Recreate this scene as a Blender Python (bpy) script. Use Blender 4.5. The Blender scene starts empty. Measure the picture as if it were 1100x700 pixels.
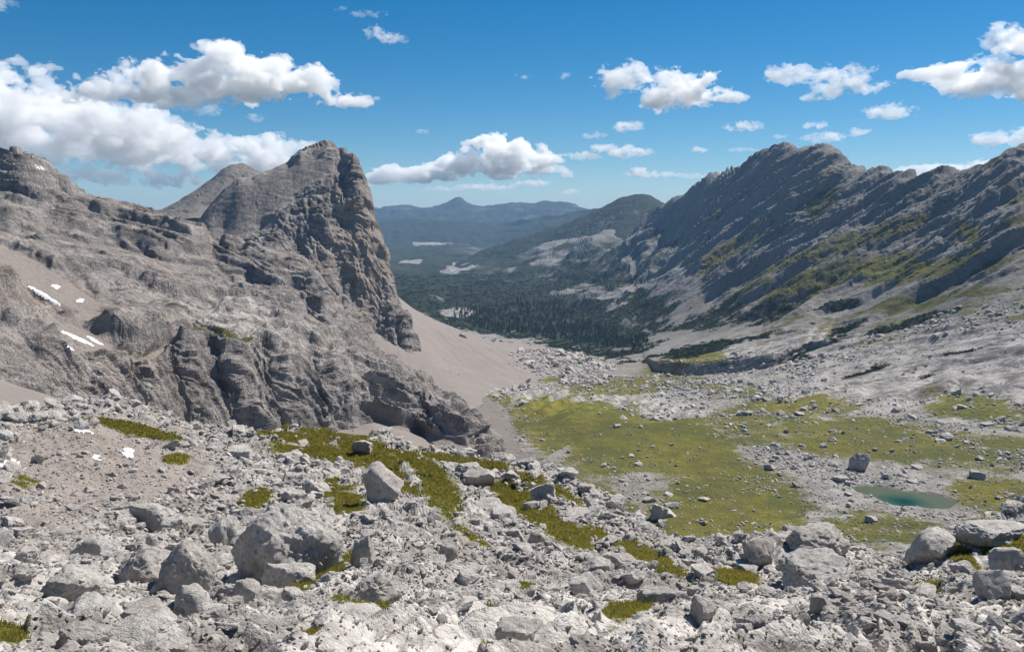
import bpy, math, random
import numpy as np
from concurrent.futures import ThreadPoolExecutor

R = math.radians
sc = bpy.context.scene
C = sc.collection
POOL = ThreadPoolExecutor(4)
rng = np.random.default_rng(7)

# ------------------------------------------------------------------ camera, world, sun, exposure
FPX, CU, CV, HORIZON = 952.6, 550.0, 350.0, 235.0          # focal length and image centre, photo pixels
PITCH = math.atan((CV - HORIZON) / FPX)                     # camera looks slightly down
SUN_EL, SUN_AZ = R(51), R(52)                               # sun ahead and to the right (azimuth from +Y towards +X)
cam_d = bpy.data.cameras.new('camera')
cam = bpy.data.objects.new('camera', cam_d); C.objects.link(cam)
cam_d.sensor_width = 36; cam_d.lens = 36 * FPX / 1100
cam_d.clip_start = 0.5; cam_d.clip_end = 60000
cam.rotation_euler = (R(90) - PITCH, 0, 0)
sc.camera = cam

wd = bpy.data.worlds.new('World'); sc.world = wd; wd.use_nodes = True
nt = wd.node_tree; nt.nodes.clear()
wo = nt.nodes.new('ShaderNodeOutputWorld'); bg = nt.nodes.new('ShaderNodeBackground')
sky = nt.nodes.new('ShaderNodeTexSky'); sky.sky_type = 'NISHITA'; sky.sun_disc = False
sky.sun_elevation = SUN_EL; sky.sun_rotation = SUN_AZ; sky.altitude = 2100
sky.air_density = 1.0; sky.dust_density = 0.6; sky.ozone_density = 4.0
hs = nt.nodes.new('ShaderNodeHueSaturation'); hs.inputs['Saturation'].default_value = 1.42; hs.inputs['Hue'].default_value = .493
nt.links.new(sky.outputs[0], hs.inputs['Color']); nt.links.new(hs.outputs[0], bg.inputs['Color'])
bg.inputs['Strength'].default_value = 0.062
nt.links.new(bg.outputs[0], wo.inputs['Surface'])

sl = bpy.data.lights.new('sun', 'SUN'); sl.energy = 5.0; sl.angle = R(0.53); sl.color = (1.0, 0.95, 0.88)
sun = bpy.data.objects.new('sun', sl); C.objects.link(sun)
sun.rotation_euler = (R(90) - SUN_EL, 0, math.pi - SUN_AZ)
sc.view_settings.view_transform = 'Standard'; sc.view_settings.look = 'None'
sc.view_settings.exposure = 0.5; sc.view_settings.gamma = 1.0
sc.render.engine = 'CYCLES'
cy = sc.cycles
cy.max_bounces = 22; cy.diffuse_bounces = 3; cy.glossy_bounces = 2; cy.transmission_bounces = 2
cy.volume_bounces = 20; cy.transparent_max_bounces = 24; cy.caustics_reflective = False; cy.caustics_refractive = False
cy.use_denoising = True
try: cy.denoising_prefilter = 'ACCURATE'
except Exception: pass

# ------------------------------------------------------------------ numpy noise
_prm = rng.permutation(256).astype(np.int32); PRM = np.concatenate([_prm, _prm, _prm])
_g = rng.normal(size=(256, 3)); GRD = (_g / np.linalg.norm(_g, axis=1)[:, None]).astype(np.float32)
RND = rng.random((256, 6)).astype(np.float32)

def par(fn, P, *a):
    n = len(P)
    if n < 20000: return fn(P, *a)
    ch = np.array_split(np.arange(n), 12)
    out = list(POOL.map(lambda c: fn(P[c[0]:c[-1] + 1], *a), ch))
    if isinstance(out[0], tuple): return tuple(np.concatenate([o[k] for o in out]) for k in range(len(out[0])))
    return np.concatenate(out)

_q, _r = np.linalg.qr(np.random.default_rng(3).normal(size=(3, 3))); ROT = _q.astype(np.float32)   # keeps the noise lattice off the axes
def _perlin(P):
    P = P @ ROT
    i = np.floor(P).astype(np.int32); f = (P - i).astype(np.float32)
    u = f * f * f * (f * (f * 6 - 15) + 10); i &= 255
    r = 0
    for dx in (0, 1):
        a = PRM[i[:, 0] + dx]; wx = u[:, 0] if dx else 1 - u[:, 0]
        for dy in (0, 1):
            b = PRM[a + i[:, 1] + dy]; wy = wx * (u[:, 1] if dy else 1 - u[:, 1])
            for dz in (0, 1):
                g = GRD[PRM[b + i[:, 2] + dz] & 255]
                d = g[:, 0] * (f[:, 0] - dx) + g[:, 1] * (f[:, 1] - dy) + g[:, 2] * (f[:, 2] - dz)
                r = r + d * wy * (u[:, 2] if dz else 1 - u[:, 2])
    return r * 1.6
def noise(P): return par(_perlin, np.ascontiguousarray(P, dtype=np.float32))
SP = [None]      # spacing of the mesh rows in metres: waves too short for the mesh are left out
def fine_enough(P, lam):
    return sstep(1.0, 2.4, lam / SP[0]) if SP[0] is not None and len(SP[0]) == len(P) else 1.0
def fbm(P, lam, octs=4, gain=0.5, ridged=False, seed=0.0):
    s = 0; a = 1.0; tot = 0
    for k in range(octs):
        n = noise(P / lam + (seed * 13.7 + k * 31.3))
        if ridged: n = 1 - 2 * np.abs(n)
        s = s + a * n * fine_enough(P, lam); tot += a; a *= gain; lam *= 0.48
    return s / tot
def _vor(P, jit):
    P = P @ ROT
    i0 = np.floor(P).astype(np.int32); n = len(P)
    F1 = np.full(n, 9, np.float32); F2 = np.full(n, 9, np.float32)
    W = np.zeros(n, np.float32); S = np.zeros(n, np.float32)
    for dx in (-1, 0, 1):
        a = PRM[(i0[:, 0] + dx) & 255]
        for dy in (-1, 0, 1):
            b = PRM[a + ((i0[:, 1] + dy) & 255)]
            for dz in (-1, 0, 1):
                h = PRM[b + ((i0[:, 2] + dz) & 255)] & 255
                q = RND[h]
                ex = P[:, 0] - (i0[:, 0] + dx + .5 + jit * (q[:, 0] - .5))
                ey = P[:, 1] - (i0[:, 1] + dy + .5 + jit * (q[:, 1] - .5))
                ez = P[:, 2] - (i0[:, 2] + dz + .5 + jit * (q[:, 2] - .5))
                d = np.sqrt(ex * ex + ey * ey + ez * ez)
                F2 = np.minimum(F2, np.maximum(F1, d)); F1 = np.minimum(F1, d)
                w = np.exp(-22 * d); W += w
                S += w * (q[:, 3] - .5 + 1.2 * (ex * (q[:, 4] - .5) + ey * (q[:, 5] - .5) + ez * (q[:, 0] - .5)))
    return S / W, F2 - F1
def blocks(P, lam, seed=0.0, crack=0.30, jit=1.0):
    """angular blocks: every cell has its own height and tilt, with a crack between cells; about -1..1"""
    v, e = par(_vor, np.ascontiguousarray(P / lam + seed * 7.3, dtype=np.float32), jit)
    return (v - crack * sstep(.16, 0, e)) * fine_enough(P, lam * .8)
def sstep(a, b, x):
    t = np.clip((x - a) / (b - a), 0, 1); return t * t * (3 - 2 * t)

def terr(c, per, s=.17):
    """steps: turns an even rise of c into treads and risers of the given height"""
    fr = c / per - np.floor(c / per); return per * (sstep(.5 - s, .5 + s, fr) - fr)

# ------------------------------------------------------------------ camera geometry
cP, sP = math.cos(PITCH), math.sin(PITCH)
def ray(u, v):
    a = (np.asarray(u, float) - CU) / FPX; b = -(np.asarray(v, float) - CV) / FPX
    return a, cP + b * sP, b * cP - sP
def pt(u, v, d):
    """point seen at photo pixel (u, v) at horizontal distance d"""
    x, y, z = ray(u, v); k = d / np.hypot(x, y); return np.stack([x * k, y * k, z * k], -1)
def azt(u, v):
    x, y, z = ray(u, v); return np.arctan2(x, y), z / np.hypot(x, y)
def project(P):
    x, y, z = P[:, 0], P[:, 1], P[:, 2]
    fw = np.maximum(y * cP - z * sP, 1e-3); up = y * sP + z * cP
    return CU + FPX * x / fw, CV - FPX * up / fw

# ------------------------------------------------------------------ materials
class NT:
    def __init__(s, name):
        s.m = bpy.data.materials.new(name); s.m.use_nodes = True; s.t = s.m.node_tree; s.t.nodes.clear()
        s.out = s.t.nodes.new('ShaderNodeOutputMaterial')
    def n(s, typ, **kw):
        d = s.t.nodes.new(typ)
        for k, v in kw.items():
            if k.startswith('i_'):
                key = k[2:]; d.inputs[int(key) if key.isdigit() else key].default_value = v
            else: setattr(d, k, v)
        return d
    def l(s, a, b): s.t.links.new(a, b)
    def math(s, op, a, b=None, clamp=False):
        d = s.n('ShaderNodeMath', operation=op); d.use_clamp = clamp
        for k, x in enumerate((a, b)):
            if x is None: continue
            if isinstance(x, (int, float)): d.inputs[k].default_value = x
            else: s.l(x, d.inputs[k])
        return d.outputs[0]
    def mix(s, fac, a, b, mode='MIX'):
        d = s.n('ShaderNodeMix', data_type='RGBA', blend_type=mode)
        for k, x in ((0, fac), (6, a), (7, b)):
            if isinstance(x, (int, float)): d.inputs[k].default_value = x
            elif isinstance(x, tuple): d.inputs[k].default_value = (*x, 1) if len(x) == 3 else x
            else: s.l(x, d.inputs[k])
        return d.outputs[2]
    def ramp(s, x, stops):
        d = s.n('ShaderNodeValToRGB'); e = d.color_ramp.elements
        while len(e) < len(stops): e.new(0.5)
        for el, (p, c) in zip(e, stops):
            el.position = p; el.color = (*c, 1) if isinstance(c, tuple) else (c, c, c, 1)
        s.l(x, d.inputs[0]); return d.outputs[0]
    def noise(s, vec, scale, det=6, rough=0.6, dist=0.0):
        d = s.n('ShaderNodeTexNoise', i_Scale=scale, i_Detail=det, i_Roughness=rough, i_Distortion=dist)
        s.l(vec, d.inputs['Vector']); return d.outputs[0]
    def attr(s, name):
        return s.n('ShaderNodeAttribute', attribute_name=name).outputs['Fac']

def terrain_mat(name, L, rock_a=(.37, .342, .312), rock_b=(.54, .505, .465), rock_c=(.19, .177, .165), bump=1.0, warm=(.40, .31, .24),
                scree_c=(.25, .215, .188), pale_c=(1, .93, .85), grass_a=(.16, .145, .02), grass_b=(.08, .086, .016), bed_tilt=-.24, cracks=.5):
    """limestone, scree, turf, dwarf pine and karst pale by painted-on attributes; L = size in metres of the coarse pattern"""
    M = NT(name); pos = M.n('ShaderNodeNewGeometry').outputs['Position']
    nA = M.noise(pos, 1 / L, 8, .62, .4); nB = M.noise(pos, 7 / L, 6, .65); nC = M.noise(pos, 45 / L, 4, .7)
    fine = M.n('ShaderNodeTexVoronoi', feature='DISTANCE_TO_EDGE', i_Scale=16 / L)
    wv = M.n('ShaderNodeVectorMath', operation='MULTIPLY_ADD'); wn = M.n('ShaderNodeTexNoise', i_Scale=9 / L, i_Detail=4)
    M.l(pos, wn.inputs['Vector']); M.l(wn.outputs['Color'], wv.inputs[0]); wv.inputs[1].default_value = (L * .12,) * 3; M.l(pos, wv.inputs[2])
    M.l(wv.outputs[0], fine.inputs['Vector'])
    crack = M.ramp(fine.outputs['Distance'], [(0, 0.0), (.10, 1.0)])
    rock = M.mix(M.ramp(nA, [(.34, 0.0), (.66, 1.0)]), rock_a, rock_b)
    rock = M.mix(M.ramp(nB, [(.47, 0.0), (.62, .75)]), rock, rock_c)
    rock = M.mix(M.math('MULTIPLY', M.ramp(nC, [(.50, 0.0), (.72, 1.0)]), .55), rock, (.50, .48, .45))
    def squeezed(m):     # the pattern drawn out along a direction
        d = M.n('ShaderNodeMapping'); d.inputs['Scale'].default_value = m; M.l(wv.outputs[0], d.inputs['Vector']); return d.outputs[0]
    tl = M.n('ShaderNodeMapping'); tl.inputs['Rotation'].default_value = (.12, bed_tilt, 0); M.l(wv.outputs[0], tl.inputs['Vector'])
    tb = M.n('ShaderNodeMapping'); tb.inputs['Scale'].default_value = (.12, .12, 1.0); M.l(tl.outputs[0], tb.inputs['Vector'])
    bands = M.noise(tb.outputs[0], 12 / L, 6, .72); streak = M.noise(squeezed((1, 1, .10)), 14 / L, 5, .68)
    rock = M.mix(M.math('MULTIPLY', M.ramp(bands, [(.50, 0.0), (.63, 1.0)]), .62), rock, tuple(c * .62 for c in rock_c))
    rock = M.mix(M.math('MULTIPLY', M.ramp(bands, [(.32, 1.0), (.45, 0.0)]), .5), rock, tuple(min(.62, c * 1.3) for c in rock_b))
    rock = M.mix(M.math('MULTIPLY', M.ramp(streak, [(.52, 0.0), (.66, 1.0)]), .55), rock, tuple(c * .55 for c in rock_c))
    rock = M.mix(M.math('MULTIPLY', M.math('MULTIPLY', M.ramp(fine.outputs['Distance'], [(0, 1.0), (.06, 0.0)]), M.ramp(nA, [(.42, 0.0), (.6, 1.0)])), cracks), rock, tuple(c * .45 for c in rock_c))
    rock = M.mix(M.math('MULTIPLY', M.attr('warm'), M.ramp(nB, [(.3, .25), (.7, 1.0)])), rock, warm)
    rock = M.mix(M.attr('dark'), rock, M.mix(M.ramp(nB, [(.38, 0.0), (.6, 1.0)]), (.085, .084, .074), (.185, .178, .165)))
    rock = M.mix(M.attr('pale'), rock, M.mix(M.ramp(M.math('ADD', M.math('MULTIPLY', bands, .65), M.math('MULTIPLY', nB, .35)), [(.44, 0.0), (.56, 1.0)]), tuple(.62 * c for c in pale_c), tuple(.22 * c for c in pale_c)))
    scr = M.mix(M.ramp(nC, [(.3, 0.0), (.7, 1.0)]), tuple(c * .72 for c in scree_c), tuple(c * 1.22 for c in scree_c))
    scr = M.mix(M.ramp(nA, [(.4, 0.0), (.65, .6)]), scr, tuple(c * 1.12 for c in scree_c))
    col = M.mix(M.attr('scree'), rock, scr)
    g = M.mix(M.ramp(nB, [(.35, 0.0), (.62, 1.0)]), grass_a, grass_b)
    g = M.mix(M.math('MULTIPLY', M.ramp(nC, [(.45, 0.0), (.7, 1.0)]), .5), g, (.19, .15, .04))
    g = M.mix(M.math('MULTIPLY', M.ramp(nA, [(.46, 0.0), (.6, 1.0)]), .65), g, tuple(c * .55 for c in grass_b[:1]) + tuple(c * .8 for c in grass_b[1:]))
    g = M.mix(M.math('MULTIPLY', M.attr('dark'), .8), g, M.mix(nB, (.035, .04, .016), (.085, .082, .03)))
    gm = M.math('ADD', M.attr('grass'), M.math('MULTIPLY', M.math('SUBTRACT', nC, .5), 1.1))
    gm = M.math('ADD', gm, M.math('MULTIPLY', M.math('SUBTRACT', nB, .5), .9))
    gm = M.ramp(gm, [(.42, 0.0), (.58, 1.0)])
    col = M.mix(gm, col, g)
    p = M.mix(M.ramp(nC, [(.35, 0.0), (.65, 1.0)]), (.011, .018, .010), (.034, .044, .019))
    pm = M.math('ADD', M.attr('pine'), M.math('MULTIPLY', M.math('SUBTRACT', nC, .5), 1.0))
    pm = M.ramp(pm, [(.42, 0.0), (.58, 1.0)])
    col = M.mix(pm, col, p)
    b = M.n('ShaderNodeBsdfPrincipled', i_Roughness=.92); b.inputs['Specular IOR Level'].default_value = .15
    M.l(col, b.inputs['Base Color'])
    h = M.math('ADD', M.math('MULTIPLY', nB, .55), M.math('MULTIPLY', nC, .22))
    h = M.math('ADD', h, M.math('MULTIPLY', crack, M.math('MULTIPLY', M.math('SUBTRACT', 1.0, M.attr('scree')), .16 * cracks)))
    bp = M.n('ShaderNodeBump', i_Strength=.9, i_Distance=L * .11 * bump)
    M.l(h, bp.inputs['Height']); M.l(bp.outputs[0], b.inputs['Normal'])
    M.l(b.outputs[0], M.out.inputs['Surface'])
    return M.m

def boulder_mat(name, L=1.0, lich=.4):
    M = NT(name); pos = M.n('ShaderNodeNewGeometry').outputs['Position']
    oi = M.n('ShaderNodeObjectInfo').outputs['Random']
    nA = M.noise(pos, 1.1 / L, 8, .65, .5); nB = M.noise(pos, 6 / L, 6, .7); nC = M.noise(pos, 28 / L, 4, .7)
    c = M.mix(M.ramp(nA, [(.33, 0.0), (.66, 1.0)]), (.37, .345, .318), (.64, .605, .56))
    c = M.mix(M.ramp(nB, [(.5, 0.0), (.66, .7)]), c, (.22, .205, .192))
    c = M.mix(M.math('MULTIPLY', M.ramp(nC, [(.52, 0.0), (.68, 1.0)]), lich), c, (.66, .63, .59))
    tint = M.math('ADD', M.attr('tint'), M.math('MULTIPLY', oi, .5))
    c = M.mix(M.ramp(tint, [(.0, .25), (.55, .0), (1.0, .35)]), c, (.40, .32, .265))
    c = M.mix(1.0, c, M.ramp(tint, [(0, .82), (.5, 1.0), (1.0, .9)]), 'MULTIPLY')
    vo = M.n('ShaderNodeTexVoronoi', feature='DISTANCE_TO_EDGE', i_Scale=3.2 / L); M.l(pos, vo.inputs['Vector'])
    cr = M.ramp(vo.outputs['Distance'], [(0, 0.0), (.06, 1.0)])
    c = M.mix(M.ramp(M.noise(pos, 2.6 / L, 9, .72, .8), [(.54, 0.0), (.66, .8)]), c, (.17, .162, .155))
    b = M.n('ShaderNodeBsdfPrincipled', i_Roughness=.93); b.inputs['Specular IOR Level'].default_value = .15
    M.l(c, b.inputs['Base Color'])
    h = M.math('ADD', M.math('MULTIPLY', nB, .9), M.math('MULTIPLY', nC, .45)); h = M.math('ADD', h, M.math('MULTIPLY', cr, .12))
    bp = M.n('ShaderNodeBump', i_Strength=.85, i_Distance=.16 * L); M.l(h, bp.inputs['Height'])
    M.l(bp.outputs[0], b.inputs['Normal']); M.l(b.outputs[0], M.out.inputs['Surface'])
    return M.m

def plain_mat(name, ca, cb, scale, rough=.9, bump=0.0, spec=.2):
    M = NT(name); pos = M.n('ShaderNodeNewGeometry').outputs['Position']
    n1 = M.noise(pos, scale, 5, .65)
    b = M.n('ShaderNodeBsdfPrincipled', i_Roughness=rough); b.inputs['Specular IOR Level'].default_value = spec
    M.l(M.mix(M.ramp(n1, [(.35, 0.0), (.65, 1.0)]), ca, cb), b.inputs['Base Color'])
    if bump:
        bp = M.n('ShaderNodeBump', i_Strength=.8, i_Distance=bump); M.l(n1, bp.inputs['Height']); M.l(bp.outputs[0], b.inputs['Normal'])
    M.l(b.outputs[0], M.out.inputs['Surface']); return M.m

# ------------------------------------------------------------------ mesh helpers
def mesh_np(name, V, F, mat, smooth=False, attrs=None):
    me = bpy.data.meshes.new(name); k = F.shape[1]
    me.vertices.add(len(V)); me.vertices.foreach_set('co', np.ascontiguousarray(V, np.float32).ravel())
    me.loops.add(F.size); me.loops.foreach_set('vertex_index', np.ascontiguousarray(F, np.int32).ravel())
    me.polygons.add(len(F)); me.polygons.foreach_set('loop_start', np.arange(0, F.size, k, dtype=np.int32))
    me.polygons.foreach_set('loop_total', np.full(len(F), k, np.int32))
    me.update(calc_edges=True)
    me.polygons.foreach_set('use_smooth', np.full(len(F), smooth, bool))
    for a, x in (attrs or {}).items():
        at = me.attributes.new(a, 'FLOAT', 'POINT'); at.data.foreach_set('value', np.ascontiguousarray(x, np.float32))
    me.materials.append(mat); me.update()
    return me
def link(name, me, label=None, cat=None, group=None, kind=None, loc=(0, 0, 0)):
    o = bpy.data.objects.new(name, me); C.objects.link(o); o.location = loc
    if label: o['label'] = label
    if cat: o['category'] = cat
    if group: o['group'] = group
    if kind: o['kind'] = kind
    return o

# ------------------------------------------------------------------ terrain sheets
class Sheet:
    """A piece of terrain: a surface through surveyed points, refined to a dense mesh and roughened along its normals."""
    def __init__(s, name, pts, a, d, crest=(), drop=.05, eps=.05, sL=.35):
        s.name = name
        P = [(*map(float, azt(u, v)), math.log(dd)) for u, v, dd in pts]
        for u, v, dd in crest:
            az, t = map(float, azt(u, v)); Ld = math.log(dd)
            P += [(az, t, Ld), (az, t - drop, Ld + .14), (az, t - 4 * drop, Ld + .42)]
        P = np.array(P); s.X = np.stack([P[:, 0] / .12, P[:, 2] / sL], 1); s.sL = sL
        s.eps = eps; n = len(P)
        A = np.zeros((n + 3, n + 3)); A[:n, :n] = s.ker(s.X, s.X); A[:n, n] = 1; A[:n, n + 1:] = s.X; A[n:, :n] = A[:n, n:].T
        s.w = np.linalg.solve(A + 1e-9 * np.eye(n + 3), np.concatenate([P[:, 1], np.zeros(3)]))
        s.a0, s.a1 = a; s.L0, s.L1 = math.log(d[0]), math.log(d[1])
        na = int((s.a1 - s.a0) / .0035) + 2; nl = int((s.L1 - s.L0) / .012) + 2
        s.ga = np.linspace(s.a0, s.a1, na); s.gl = np.linspace(s.L0, s.L1, nl)
        q = np.stack(np.meshgrid(s.ga / .12, s.gl / sL, indexing='ij'), -1).reshape(-1, 2)
        s.T = np.concatenate([s.ker(c, s.X) @ s.w[:n] + s.w[n] + c @ s.w[n + 1:] for c in np.array_split(q, 16)]).reshape(na, nl)
    def ker(s, A, B):
        d2 = ((A[:, None, :] - B[None]) ** 2).sum(-1); return -np.sqrt(d2 + s.eps ** 2)
    def t(s, az, L):
        fa = np.clip((az - s.a0) / (s.a1 - s.a0) * (len(s.ga) - 1), 0, len(s.ga) - 1.001); ia = fa.astype(int); fa = fa - ia
        fl = np.clip((L - s.L0) / (s.L1 - s.L0) * (len(s.gl) - 1), 0, len(s.gl) - 1.001); il = fl.astype(int); fl = fl - il
        T = s.T
        return (T[ia, il] * (1 - fl) + T[ia, il + 1] * fl) * (1 - fa) + (T[ia + 1, il] * (1 - fl) + T[ia + 1, il + 1] * fl) * fa
    def hit(s, u, v):
        az, t = azt(u, v); L = np.linspace(s.L0, s.L1, 3000); T = s.t(np.full(3000, float(az)), L)
        k = np.argmax(T >= float(t)); return math.exp(L[k])
    def grid(s, du=1.0, dv=1.15, wl=.05, extra=None):
        az = np.arange(s.a0, s.a1, du / FPX)
        side = np.arange(1, 61) * .0055      # the ground goes on past the edges of the photograph, more coarsely
        if s.a0 <= -AZ: az = np.concatenate([s.a0 - side[::-1], az])
        if s.a1 >= AZ: az = np.concatenate([az, az[-1] + side])
        n = len(az); s.az = az
        Lf = np.linspace(s.L0, s.L1, 1800)
        A, LL = np.meshgrid(az, Lf, indexing='ij'); T = s.t(A.ravel(), LL.ravel()).reshape(A.shape)
        if extra is not None: T = T + extra(A, LL, T)
        if not np.isscalar(wl): wl = np.interp(np.exp(Lf[:-1]), wl[0], wl[1])[None]
        ds = np.hypot(np.diff(T, axis=1), wl * np.diff(Lf)[None]); cum = np.concatenate([np.zeros((n, 1)), np.cumsum(ds, 1)], 1)
        # a smooth spacing from column to column
        rows = int(np.percentile(cum[:, -1], 80) * FPX / dv); q = np.linspace(0, 1, rows)
        Lo = np.empty((n, rows)); To = np.empty((n, rows))
        for k in range(n):
            c = cum[k] / cum[k, -1]; Lo[k] = np.interp(q, c, Lf); To[k] = np.interp(Lo[k], Lf, T[k])
        r = np.exp(Lo); AA = az[:, None]
        s.P = np.stack([r * np.sin(AA), r * np.cos(AA), r * To], -1); s.shape = (n, rows)
        s.normals()
        return s
    def normals(s):
        d1 = np.gradient(s.P, axis=0); d2 = np.gradient(s.P, axis=1); N = np.cross(d1, d2)
        s.area = np.linalg.norm(N, axis=-1); N /= s.area[..., None] + 1e-9
        N[N[..., 2] < 0] *= -1; s.N = N
    def flat(s):
        SP[0] = np.maximum(np.linalg.norm(np.gradient(s.P, axis=1), axis=-1), np.linalg.norm(np.gradient(s.P, axis=0), axis=-1)).reshape(-1).astype(np.float32)
        return s.P.reshape(-1, 3).astype(np.float32), s.N.reshape(-1, 3).astype(np.float32)
    def displace(s, h, up=None):
        s.P = s.P + s.N * np.asarray(h, float).reshape(*s.shape, 1)
        if up is not None: s.P[..., 2] += np.asarray(up, float).reshape(s.shape)
        s.normals()
    def faces(s):
        n, m = s.shape; i = np.arange(n * m).reshape(n, m)
        return np.stack([i[:-1, :-1], i[1:, :-1], i[1:, 1:], i[:-1, 1:]], -1).reshape(-1, 4)
    def build(s, objname, mat, attrs, label, cat, smooth=False, keep=None):
        s.attrs = {k: np.broadcast_to(np.asarray(v, np.float32), (s.shape[0] * s.shape[1],)).copy() for k, v in attrs.items()}
        F = s.faces()
        if keep is not None: F = F[keep.reshape(-1)[F].any(1)]
        me = mesh_np(objname, s.P.reshape(-1, 3), F, mat, smooth, s.attrs)
        s.obj = link(objname, me, label, cat, kind='structure'); return s.obj

def gauss(u, v, L):
    """highest of a list of soft ellipses (u, v, ru, rv, turn in degrees, weight)"""
    r = np.zeros(len(u), np.float32)
    for (a, b, ru, rv, th, w) in L:
        c, s_ = math.cos(R(th)), math.sin(R(th)); du = u - a; dv = v - b
        x = (du * c + dv * s_) / ru; y = (-du * s_ + dv * c) / rv
        r = np.maximum(r, w * np.exp(-(x * x + y * y) ** 1.5))
    return r

# ---- survey points (photo u, v and distance in metres)
AZ = .60
valley = Sheet('valley', [
    (-80,760,110),(100,720,130),(300,680,150),(800,640,170),(1000,640,160),(1180,640,160),(650,630,190),(500,590,240),(350,560,270),(100,520,300),(-100,480,330),
    (960,536,322),(1010,538,322),(930,530,330),(1100,532,330),(1180,530,330),(850,522,345),(750,532,330),(690,548,300),(640,530,300),(600,515,320),
    (570,478,425),(620,452,500),(660,474,450),(700,500,395),(770,510,375),(600,434,590),(545,492,400),(640,500,385),(720,462,480),
    (560,430,610),(500,430,640),(700,436,580),(650,414,760),(800,440,570),(900,440,545),(1000,440,525),(1100,446,505),(1190,446,500),(850,480,440),(960,480,430),(1080,480,420),
    (1000,400,660),(1100,400,620),(1190,400,610),(900,402,720),(800,404,800),(700,403,870),(600,402,950),(500,415,800),
    (1190,300,890),(1100,312,890),(1000,340,910),(900,352,1000),(800,364,1060),(700,378,1150),(650,383,1250),(600,378,1350),(560,368,1500),(520,354,1700),(480,340,1900),
    (1190,240,1020),(1100,255,1020),(1000,285,1095),(900,298,1220),(800,318,1420),(740,343,1440),(700,354,1520),(650,354,1680),(600,343,1950),(550,328,2250),(500,318,2600),(430,306,3000),(300,300,3000),(-100,300,3000),
    (1100,205,1165),(1000,235,1285),(940,225,1480),(880,220,1640),(850,235,1650),(800,255,1750),(760,285,1700),(840,190,1880),(790,215,2020),(745,240,2300),
    (700,305,2000),(650,312,2400),(600,292,3100),(550,287,3700),(500,287,4200),(450,277,4700),(400,272,5000),(300,275,5000),(640,275,3100),(680,265,2850),(720,255,2500),
    (400,262,6500),(500,264,6200),(560,268,5200),(610,262,4200),(660,255,3700),(300,262,6500),(-100,262,6500)],
    (-AZ, AZ), (110, 6500),
    crest=[(1190,150,1310),(1130,157,1327),(1100,164,1327),(1070,174,1354),(1041,188,1408),(1026,194,1461),(1011,191,1461),(994,195,1515),(982,199,1535),(960,191,1598),(941,183,1681),(920,187,1756),(912,181,1769),(898,167,1824),(880,160,1880),(865,165,1933),(851,162,1997),(838,157,2050),(826,162,2093),(812,172,2148),(800,180,2200),(778,187,2325),(760,196,2399),(742,206,2500),(722,217,2603),(706,226,2706),(690,236,2850)], drop=.03)
ground = Sheet('ground', [
    (-80,610,26),(0,600,27),(0,700,13.5),(200,700,13.5),(400,700,13.5),(550,700,13.5),(700,700,13.5),(900,700,13.5),(1100,700,13.5),(1190,700,13.5),(-90,700,13.5),
    (0,800,8),(550,800,8),(1100,800,8),(550,1000,4.5),(-100,1000,4.5),(1200,1000,4.5),
    (100,640,20.5),(300,664,18.5),(400,625,25),(500,642,22),(600,642,22.5),(700,652,21.5),(800,650,23),(900,640,26),(1000,636,28),(1100,625,30),(1190,620,30),
    (165,572,44),(250,575,40),(300,618,30),(230,610,31),(100,520,62),(50,560,42),(-60,520,60),(20,510,64),(380,600,32),
    (400,560,45),(450,580,38),(500,560,47),(550,560,52),(600,590,41),(650,600,41),(450,520,70),(500,522,76),(550,532,72),(370,500,80),(300,510,70),(200,512,66),
    (340,545,50),(420,540,56),(700,620,34),(800,615,36),(880,615,37),(960,612,40),(1020,608,38),(1080,600,38)],
    (-AZ, AZ), (4.5, 175),
    crest=[(-90,458,95),(0,459,98),(60,456,104),(116,449,110),(154,455,104),(185,463,100),(231,471,95),(270,469,96),(309,466,96),(347,470,96),(370,471,95),(400,476,95),(430,484,95),(457,492,95),(481,490,100),(512,495,98),(539,502,95),(569,510,93),(596,519,89),(614,530,85),(635,544,80),(658,560,74),(685,582,64),(710,594,58),(735,603,54),(770,598,50),(807,592,50),(865,590,49),(915,597,47),(945,604,46),(977,603,46),(1000,588,48),(1031,580,50),(1077,569,52),(1100,565,52),(1190,555,53)], drop=.09)
left = Sheet('left', [
    (-90,480,190),(0,480,200),(-90,400,330),(0,412,330),(50,427,335),(100,438,345),(150,448,360),(200,458,375),(250,468,388),(300,478,395),(350,472,410),(400,458,425),(450,468,432),
    (-90,370,345),(0,378,345),(50,382,353),(100,391,362),(150,394,377),(200,393,392),(250,394,402),(300,399,412),(350,403,428),(400,415,450),(440,424,448),
    (-90,290,430),(0,302,432),(50,340,400),(100,348,415),(150,350,425),(200,354,440),(250,340,490),(300,347,505),(330,335,540),(370,380,485),
    (40,300,470),(100,282,545),(200,294,555),(270,300,560),(310,300,560),(230,275,610),(120,250,640),(50,232,660),(150,252,640),(0,200,720),(-90,220,680),(60,200,740),
    (150,500,330),(250,520,340),(400,500,380),(500,510,385),(540,540,390),(520,478,415),(530,500,410),(0,600,150)],
    (-AZ, .03), (240, 1000),
    crest=[(-90,180,800),(0,162,800),(14,158,800),(27,163,795),(44,176,785),(73,196,760),(92,208,745),(116,217,735),(146,219,722),(165,227,710),(180,235,700),(209,244,670),(243,259,640),(272,268,615),(291,271,600),(311,278,585),(323,288,575),(333,303,560),(340,318,548),(354,337,535),(370,352,522),(382,364,515),(416,385,492),(440,402,476),(474,426,452),(493,441,436),(502,455,428),(507,470,420)], drop=.06, eps=.03)
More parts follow.
